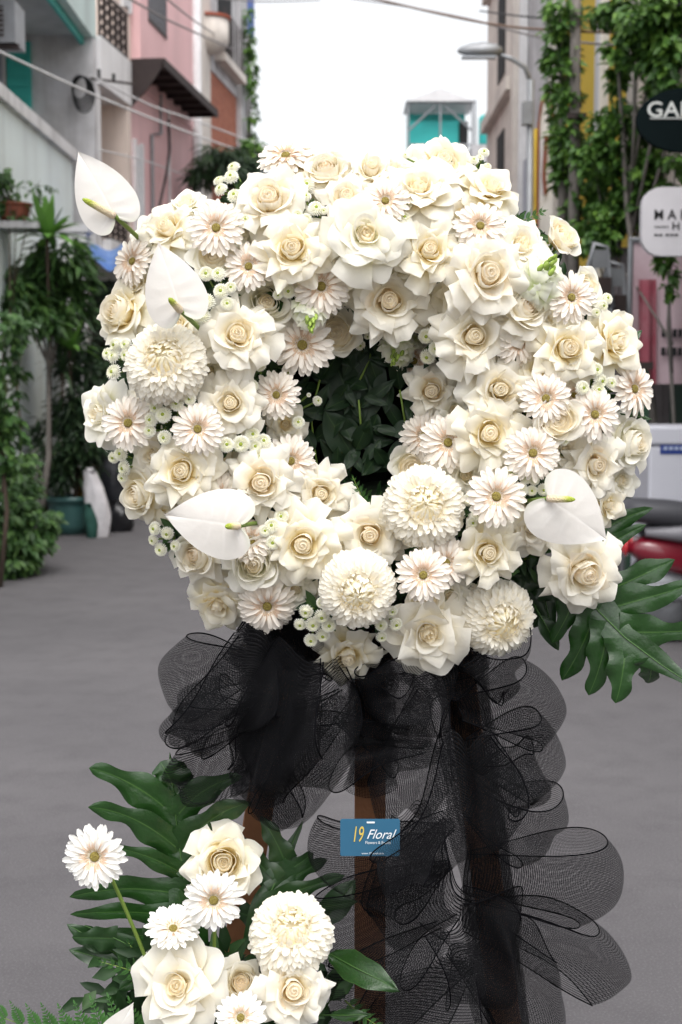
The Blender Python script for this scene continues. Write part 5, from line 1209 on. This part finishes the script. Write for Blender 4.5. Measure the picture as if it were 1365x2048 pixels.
# left side
loop((520, 1340), (318, 1330), 170, 1, Y=2.22, bow=.10, pinch=.25, fold=.006, tw=.2)
loop((520, 1400), (335, 1400), 120, 2, Y=2.20, bow=.10)
loop((510, 1420), (350, 1480), 110, 3, Y=2.19, bow=-.12)
loop((560, 1440), (365, 1590), 150, 4, Y=2.17, depth=.04)
loop((560, 1380), (500, 1640), 170, 5, Y=2.17, bow=.08)
loop((520, 1280), (420, 1500), 190, 6, Y=2.16, pinch=.5, fold=.016)
loop((600, 1300), (530, 1560), 200, 7, Y=2.15, pinch=.5, fold=.016)
loop((470, 1300), (650, 1290), 130, 8, Y=2.23, pinch=.6)
loop((660, 1310), (470, 1310), 150, 44, Y=2.25, pinch=.6)
loop((960, 1300), (720, 1310), 130, 45, Y=2.26, pinch=.6)
# middle
loop((640, 1330), (600, 1640), 210, 9, Y=2.18, pinch=.5)
loop((700, 1380), (520, 1620), 140, 10, Y=2.20, bow=-.15)
loop((840, 1480), (560, 1560), 150, 11, Y=2.18, bow=-.10, pinch=.4)
loop((900, 1340), (745, 1430), 190, 13, Y=2.20, pinch=.5, fold=.012)
loop((870, 1380), (800, 1640), 170, 14, Y=2.19, pinch=.45, fold=.012)
loop((700, 1400), (870, 1480), 190, 46, Y=2.22, pinch=.5, fold=.012)
# right side
loop((920, 1420), (1125, 1375), 180, 16, Y=2.20, bow=-.12, pinch=.25, fold=.008, tw=.2)
loop((940, 1330), (1050, 1330), 150, 17, Y=2.18, pinch=.5)
loop((930, 1500), (1132, 1520), 180, 18, Y=2.19, bow=.0, pinch=.25, fold=.008, tw=-.2)
loop((940, 1540), (1095, 1580), 150, 19, Y=2.18, bow=.05)
loop((940, 1600), (1105, 1690), 170, 21, Y=2.17, bow=.12, pinch=.35, rnd_=.2, fold=.010, tw=.3)
loop((930, 1480), (900, 1740), 230, 22, Y=2.13, pinch=.5, fold=.016)
loop((930, 1745), (1248, 1768), 185, 24, Y=2.19, pinch=.45, rnd_=.20, bow=.0, fold=.008, tw=.1)
loop((930, 1830), (1272, 1915), 150, 25, Y=2.17, pinch=.40, rnd_=.22, bow=-.10, fold=.010, tw=-.15)
# lower middle
loop((880, 1700), (640, 1740), 220, 26, Y=2.16, bow=.05, pinch=.4)
loop((900, 1640), (785, 1745), 120, 27, Y=2.06, pinch=.4, rnd_=.2, depth=.03, fold=.004, Yr=2.12)
loop((900, 1780), (620, 1900), 230, 28, Y=2.16, bow=.05, pinch=.5)
loop((900, 1840), (1010, 1960), 240, 30, Y=2.14, pinch=.6)
loop((940, 1880), (1115, 2060), 220, 31, Y=2.15, pinch=.5)
loop((900, 1900), (660, 2060), 230, 32, Y=2.15, pinch=.5)
loop((850, 1950), (860, 2150), 330, 33, Y=2.13, pinch=.7, fold=.02)
loop((840, 1620), (830, 1880), 200, 35, Y=2.18, pinch=.5)
# swathes wound round the posts hold the loops
def wrap(px0, py0, px1, py1, wpx, Y, seed):
    A, B = P(px0, py0, Y), P(px1, py1, Y); ax = B - A; L = ax.length; r = M(wpx, Y) / 2; x = Vector((1, 0, 0)); ph = seed * 1.7
    def fn(a, b):
        t = a * 2 * pi; k = 1 + .12 * sin(t * 3 + b * 14 + ph) + .08 * sin(b * 31 + ph)
        return A + ax * b + x * (r * k * cos(t)) + Vector((0, 1, 0)) * (r * .55 * k * sin(t)) + Vector((0, 0, 1)) * (.008 * sin(t * 2 + ph)) - ro, 0, (t * r + 5, b * L + 5, 0)
    return MB().grid(fn, 30, 30).build('swathe', NET, RB, True)
wrap(741, 1230, 741, 1580, 100, 2.335, 1)
wrap(741, 1240, 741, 1560, 84, 2.335, 5)
wrap(560, 1240, 530, 1560, 110, 2.35, 2)
wrap(575, 1230, 545, 1500, 150, 2.35, 7)
wrap(570, 1230, 540, 1450, 130, 2.35, 8)
wrap(905, 1240, 1012, 2080, 110, 2.335, 3)
wrap(910, 1240, 1016, 2080, 92, 2.335, 4)
wrap(500, 1330, 930, 1330, 150, 2.32, 6) if False else None

# ---------------------------------------------------------------- name card pinned to the middle post
CARD = mat('card_blue', (.030, .115, .20), rough=.4, noise=.3, scale=30, col2=(.04, .13, .22))
GOLD = mat('card_gold', (.62, .47, .10), rough=.35); CWHITE = mat('card_white', (.75, .78, .8), rough=.5)
YC = 2.07; c0, c1 = P(681, 1638, YC), P(800, 1712, YC)
KA = thing('name_card', 'blue florist card with gold and white lettering on the middle post', 'card', ((c0.x + c1.x) / 2, YC, (c0.z + c1.z) / 2))
cw, ch = (c1.x - c0.x) / 2, (c0.z - c1.z) / 2
MB().prism(rrect(cw, ch, .003), 0, .0012).build('card_body', CARD, KA)
MB().prism(rrect(.006, .0012, .0005), -.0006, 0).build('slot', CWHITE, KA).location = (.001, 0, ch * .82)
text('numeral', '19', .034, GOLD, (-cw + .0165, -.0009, -.006), KA, shear=.25, sx=.52)
text('lettering', 'Floral', .0205, CWHITE, (-cw + .0385, -.0009, -.0015), KA, shear=.45, sx=.88)
text('lettering', 'Flowers & Events', .0064, CWHITE, (-cw + .0372, -.0009, -.0095), KA, sx=.86)
text('lettering', 'www.19floral.com', .0045, CWHITE, (0.004, -.0009, -ch + .003), KA, align='CENTER')

# ---------------------------------------------------------------- big lobed leaves
def lobed_leaf(label, mid, lobes, Y, group='large lobed leaves', m=None, half=26, stem=None, lw=1.12):
    """mid: midrib px path (heel -> tip) with depths; lobes: (position on the midrib 0..1, tip px, width px, curve)"""
    m = m or BIGLEAF
    pts = [P(x, y, d) for x, y, d in mid]; b = pts[0].copy(); o = thing('lobed_leaf', label, 'leaf', b, 0, group)
    def along(t):
        k = min(len(pts) - 1.001, t * (len(pts) - 1)); i = int(k); return pts[i].lerp(pts[i + 1], k - i)
    mb = MB(); rn = random.Random(int(mid[0][0]))
    def strip(path, wf, droop, seed):
        r2 = random.Random(seed); p1, p2, p3 = r2.uniform(0, 6), r2.uniform(0, 6), r2.uniform(5, 8)
        def fn(a, v):
            u = a * 2 - 1; c = path(v); d = path(min(1, v + .02)) - path(max(0, v - .02)); d.normalize()
            sdv = d.cross(Vector((0, -1, 0))).normalized(); w = wf(v) * (1 + .30 * sin(v * p3 * 1.7 + (p1 if u > 0 else p2)) * min(1, v * 2) * (1 - v * .3))
            n = Vector((0, -1, 0)); au = abs(u)
            z = .16 * w * au ** .6 - .14 * w * au * au + .16 * w * sin(v * 15 + (p1 if u > 0 else p2)) * au ** 2 - droop * v * v
            return c + sdv * (w * u) + n * z - b, au * .92 + .0
        mb.grid(fn, 10, 18)
    Ym = mid[0][2]
    strip(lambda v: along(v), lambda v: M(half, Ym) * (.55 + .45 * sin(pi * min(1, v * 1.1))) * max(.02, (1 - v) ** .45), 0, 1)
    for k, (t, tip, w, cv) in enumerate(lobes):
        A = along(t); B = P(tip[0], tip[1], A.y + rn.uniform(-.05, .03)); T = (pts[-1] - pts[0]).normalized()
        C = A.lerp(B, .45) + T * cv * (B - A).length
        def path(v, A=A, B=B, C=C): return A * (1 - v) ** 2 + C * 2 * v * (1 - v) + B * v * v
        ww = M(w * lw, A.y)
        strip(path, lambda v, ww=ww: ww * (1.25 - .42 * min(1, v * 1.6)) * (max(0.0, 1 - v ** 3.2)) ** .6 + .0004, .02, 10 + k)
    mb.build('blade', m, o, True)
    rib = MB().tube([along(k / 14) - b + Vector((0, -.0015, 0)) for k in range(15)], [M(2.6, Ym) * (1 - .75 * k / 14) for k in range(15)], 6); rib.build('midrib', RIB, o, True)
    if stem: 
        e = [P(x, y, d) - b for x, y, d in stem]; MB().tube([Vector((0, 0, 0))] + e, M(5, Ym), 7).build('stalk', STEM, o, True)
    return o
lobed_leaf('large glossy lobed leaf spreading at the lower right of the wreath', [(1130, 1130, 2.25), (1190, 1215, 2.23), (1250, 1275, 2.21), (1330, 1335, 2.19), (1420, 1390, 2.16)],
           [(.12, (1108, 1290), 26, .05), (.26, (1128, 1366), 30, .06), (.36, (1182, 1396), 30, .08), (.50, (1236, 1412), 33, .08), (.66, (1302, 1372), 26, .1),
            (.04, (1312, 1018), 30, -.25), (.08, (1298, 1052), 24, -.15), (.20, (1356, 1122), 34, .0), (.28, (1392, 1172), 32, .0), (.45, (1420, 1262), 30, .04)], 2.2, lw=1.05, half=42, stem=[(1080, 1112, 2.28), (1020, 1120, 2.30)])
lobed_leaf('dark lobed leaf half hidden behind the lower right roses', [(1040, 1110, 2.31), (1085, 1180, 2.31), (1112, 1290, 2.30)],
           [(.2, (1040, 1200), 24, .1), (.5, (1070, 1260), 22, .1), (.3, (1140, 1210), 24, .1), (.05, (1100, 1090), 20, .0)], 2.3, m=DKLEAF, half=30)
lobed_leaf('tall lobed leaf rising at the left of the low arrangement', [(395, 1900, 2.16), (372, 1780, 2.17), (355, 1660, 2.19), (340, 1505, 2.20)],
           [(.72, (174, 1543), 30, .20), (.55, (172, 1622), 25, .22), (.42, (200, 1700), 16, .15), (.30, (135, 1803), 25, .14), (.18, (136, 1838), 20, .08), (.08, (165, 1888), 20, .05),
            (.72, (482, 1560), 26, .22), (.55, (500, 1612), 28, .2), (.38, (500, 1690), 28, .15), (.2, (505, 1760), 26, .1), (.86, (318, 1530), 34, .2), (.82, (365, 1530), 30, .2)], 2.18, 'lobed leaves of the low arrangement', half=44)
lobed_leaf('dark lobed leaf behind the low chrysanthemum', [(500, 1900, 2.14), (535, 1800, 2.15), (565, 1730, 2.17), (607, 1640, 2.18)],
           [(.5, (627, 1715), 22, .1), (.4, (655, 1728), 18, .15), (.3, (690, 1760), 18, .1), (.15, (716, 1812), 20, .1), (.5, (470, 1690), 22, .1), (.7, (520, 1640), 20, .1), (.2, (460, 1830), 22, .1)], 2.16, 'lobed leaves of the low arrangement', DKLEAF, 34)
lobed_leaf('low dark leaf sprawling under the lone gerbera stem', [(420, 2000, 2.12), (330, 1930, 2.12), (240, 1880, 2.12), (170, 1850, 2.12)],
           [(.3, (235, 1990), 22, .1), (.5, (185, 1925), 20, .1), (.7, (140, 1885), 20, .1), (.4, (300, 1850), 22, .1), (.1, (300, 2030), 26, .1)], 2.12, 'lobed leaves of the low arrangement', DKLEAF, 26)

# plain leaves and ferns
BL = [blade(1, .36, BIGLEAF, .12, 'blade', 1.2, .035), blade(1, .46, DKLEAF, .2, 'blade', .2)]
def single_leaf(a, b, Ya, Yb, w, k, label, g='single leaves among the flowers'):
    A, B = P(*a, Ya), P(*b, Yb); d = B - A; L = d.length
    o = thing('leaf', label, 'leaf', A, 0, g); inst('blade', BL[k], o, Matrix.LocRotScale(Vector(), leafrot(d, Vector((.1, -1, .35))), Vector((L * w, L, L))))
    MB().tube([-d * .3, d * .45 + Vector((0, -.001, .0)), d * .9 - leafrot(d) @ Vector((0, 0, .05 * L))], [.0014, .001, .0004], 5).build('midrib', RIB, o, True)
SL = single_leaf
SL((655, 1905), (795, 1980), 2.1, 2.02, .95, 0, 'toothed leaf crossing the middle post at the bottom')
SL((640, 1850), (712, 1760), 2.14, 2.16, 1.1, 1, 'dark leaf pointing up right of the low chrysanthemum')
SL((660, 2000), (695, 1930), 2.12, 2.1, 1.3, 1, 'dark leaf low beside the right low rose')
SL((660, 2030), (740, 2030), 2.08, 2.06, .8, 0, 'small toothed leaf at the bottom right of the low roses')
SL((230, 1905), (135, 1850), 2.13, 2.12, .8, 1, 'small dark leaf low at the far left of the arrangement')
SL((240, 1925), (138, 1900), 2.13, 2.12, .8, 1, 'lower small dark leaf at the far left of the arrangement')
SL((1030, 1120), (1000, 1145), 2.2, 2.14, 1.5, 0, 'small bright leaf above the lower right chrysanthemum')
SL((1005, 1075), (1020, 1040), 2.2, 2.16, 1.2, 0, 'small bright leaf right of the wide gerbera')
SL((1250, 690), (1285, 660), 2.24, 2.24, 1.2, 0, 'leaf tip behind the right edge rose')
SL((1255, 830), (1305, 838), 2.25, 2.24, .7, 0, 'narrow leaf tip at the right edge')
SL((1080, 1230), (1120, 1300), 2.28, 2.27, 1.0, 1, 'dark leaf beside the lower right chrysanthemum')

def leaflet_mesh(m):
    """pinna cut into toothed lobes"""
    mb = MB(); n = 9
    for k in range(n):
        t = .06 + .90 * k / n; L = .26 * (1 - t) ** .7 * (.75 + .5 * sin(pi * min(1, t * 1.5))) + .02
        for sg in (-1, 1):
            d = Vector((sg * .8, .75, .12)); mb.leaf(Vector((0, t, -.12 * t * t)), d, Vector((0, 0, 1)), L, L * .48, t, .08, .1)
    mb.leaf(Vector((0, .88, -.09)), Vector((0, 1, -.1)), Vector((0, 0, 1)), .13, .05, 1)
    mb.tube([(0, 0, 0), (0, .5, -.03), (0, .95, -.11)], [.014, .010, .004], 4)
    return mb.mesh('leaflet', m)
FL = [leaflet_mesh(FERN), leaflet_mesh(FERND)]
def fern(a, b, Ya, Yb, size, label, n=11, bow=.08, dark=0, first=.12):
    A, B = P(*a, Ya), P(*b, Yb); d = B - A; L = d.length; o = thing('fern_frond', label, 'fern', A, 0, 'fern fronds')
    q = leafrot(d, Vector((.0, -1, .25))); sdv = q @ Vector((1, 0, 0)); n_ = q @ Vector((0, 0, 1))
    path = lambda t: d * t + sdv * bow * L * sin(pi * t) - n_ * .12 * L * t * t
    MB().tube([path(k / 12) for k in range(13)], [.0016 * (1 - .7 * k / 12) for k in range(13)], 5).build('rachis', STEM, o, True)
    rn = random.Random(int(a[0] + b[1])); sz = M(size, Ya)
    for k in range(n):
        t = first + (1 - first) * k / (n - .3); s = sz * (1 - .75 * ((t - first) / (1 - first)) ** 1.3) * rn.uniform(.92, 1.08)
        for sg in (-1, 1):
            dd = (q @ Vector((sg * 1.0, .55 + .5 * t, .05 + rn.uniform(-.15, .15))))
            inst('leaflet', FL[dark], o, Matrix.LocRotScale(path(t), leafrot(dd, n_), Vector((s, s, s))))
    inst('leaflet', FL[dark], o, Matrix.LocRotScale(path(.97), leafrot(d, n_), Vector((sz * .3, sz * .3, sz * .3))))
fern((330, 2090), (-40, 2025), 2.05, 1.98, 112, 'feathery fern frond reaching out at the bottom left corner', 10, -.06)
fern((330, 2040), (255, 1890), 2.1, 2.1, 55, 'darker fern frond upright behind the lowest left rose', 11, .05, 1)
fern((360, 1990), (205, 1930), 2.06, 2.02, 44, 'bright fern frond above the largest low rose', 10, .05)
fern((960, 470), (1085, 418), 2.25, 2.22, 42, 'fern tip at the upper right behind the gerbera', 9, .04)
fern((740, 1060), (708, 958), 2.2, 2.17, 30, 'bright fern tip at the bottom of the opening', 9, .04)
fern((760, 1060), (775, 990), 2.21, 2.19, 26, 'smaller fern tip beside the chrysanthemum under the opening', 7, .04)
fern((1060, 890), (1150, 905), 2.2, 2.16, 22, 'dark fern tip right of the pink eyed gerbera', 8, .04, 1)
fern((690, 2000), (770, 2060), 2.1, 2.06, 30, 'small fern tip at the bottom of the middle post', 7, .04)
# foam block on the easel that holds the low flowers
FB = thing('flower_foam', 'dark wrapped foam block holding the low arrangement', 'foam', P(430, 2150, 2.18)); 
MB().box(-.16, .20, -.06, .10, -.14, .0).build('block', FOAM, FB)
fl = MB(); rnf = random.Random(8)
for k in range(900):
    px, py = rnf.gauss(420, 90), rnf.gauss(2000, 55)
    if py < 1905: continue
    p = P(px, py, 2.12 + rnf.uniform(-.03, .05)); fl.leaf(p, Vector((rnf.uniform(-1, 1), rnf.uniform(-.6, .1), rnf.uniform(-.5, 1))), Vector((0, -1, .5)), rnf.uniform(.03, .055), rnf.uniform(.012, .022), rnf.random() ** 2 * .8)
tag(fl.build('filler_foliage', FILL, None, True), 'dark green leaves packed between the low flowers', 'foliage', kind='stuff')
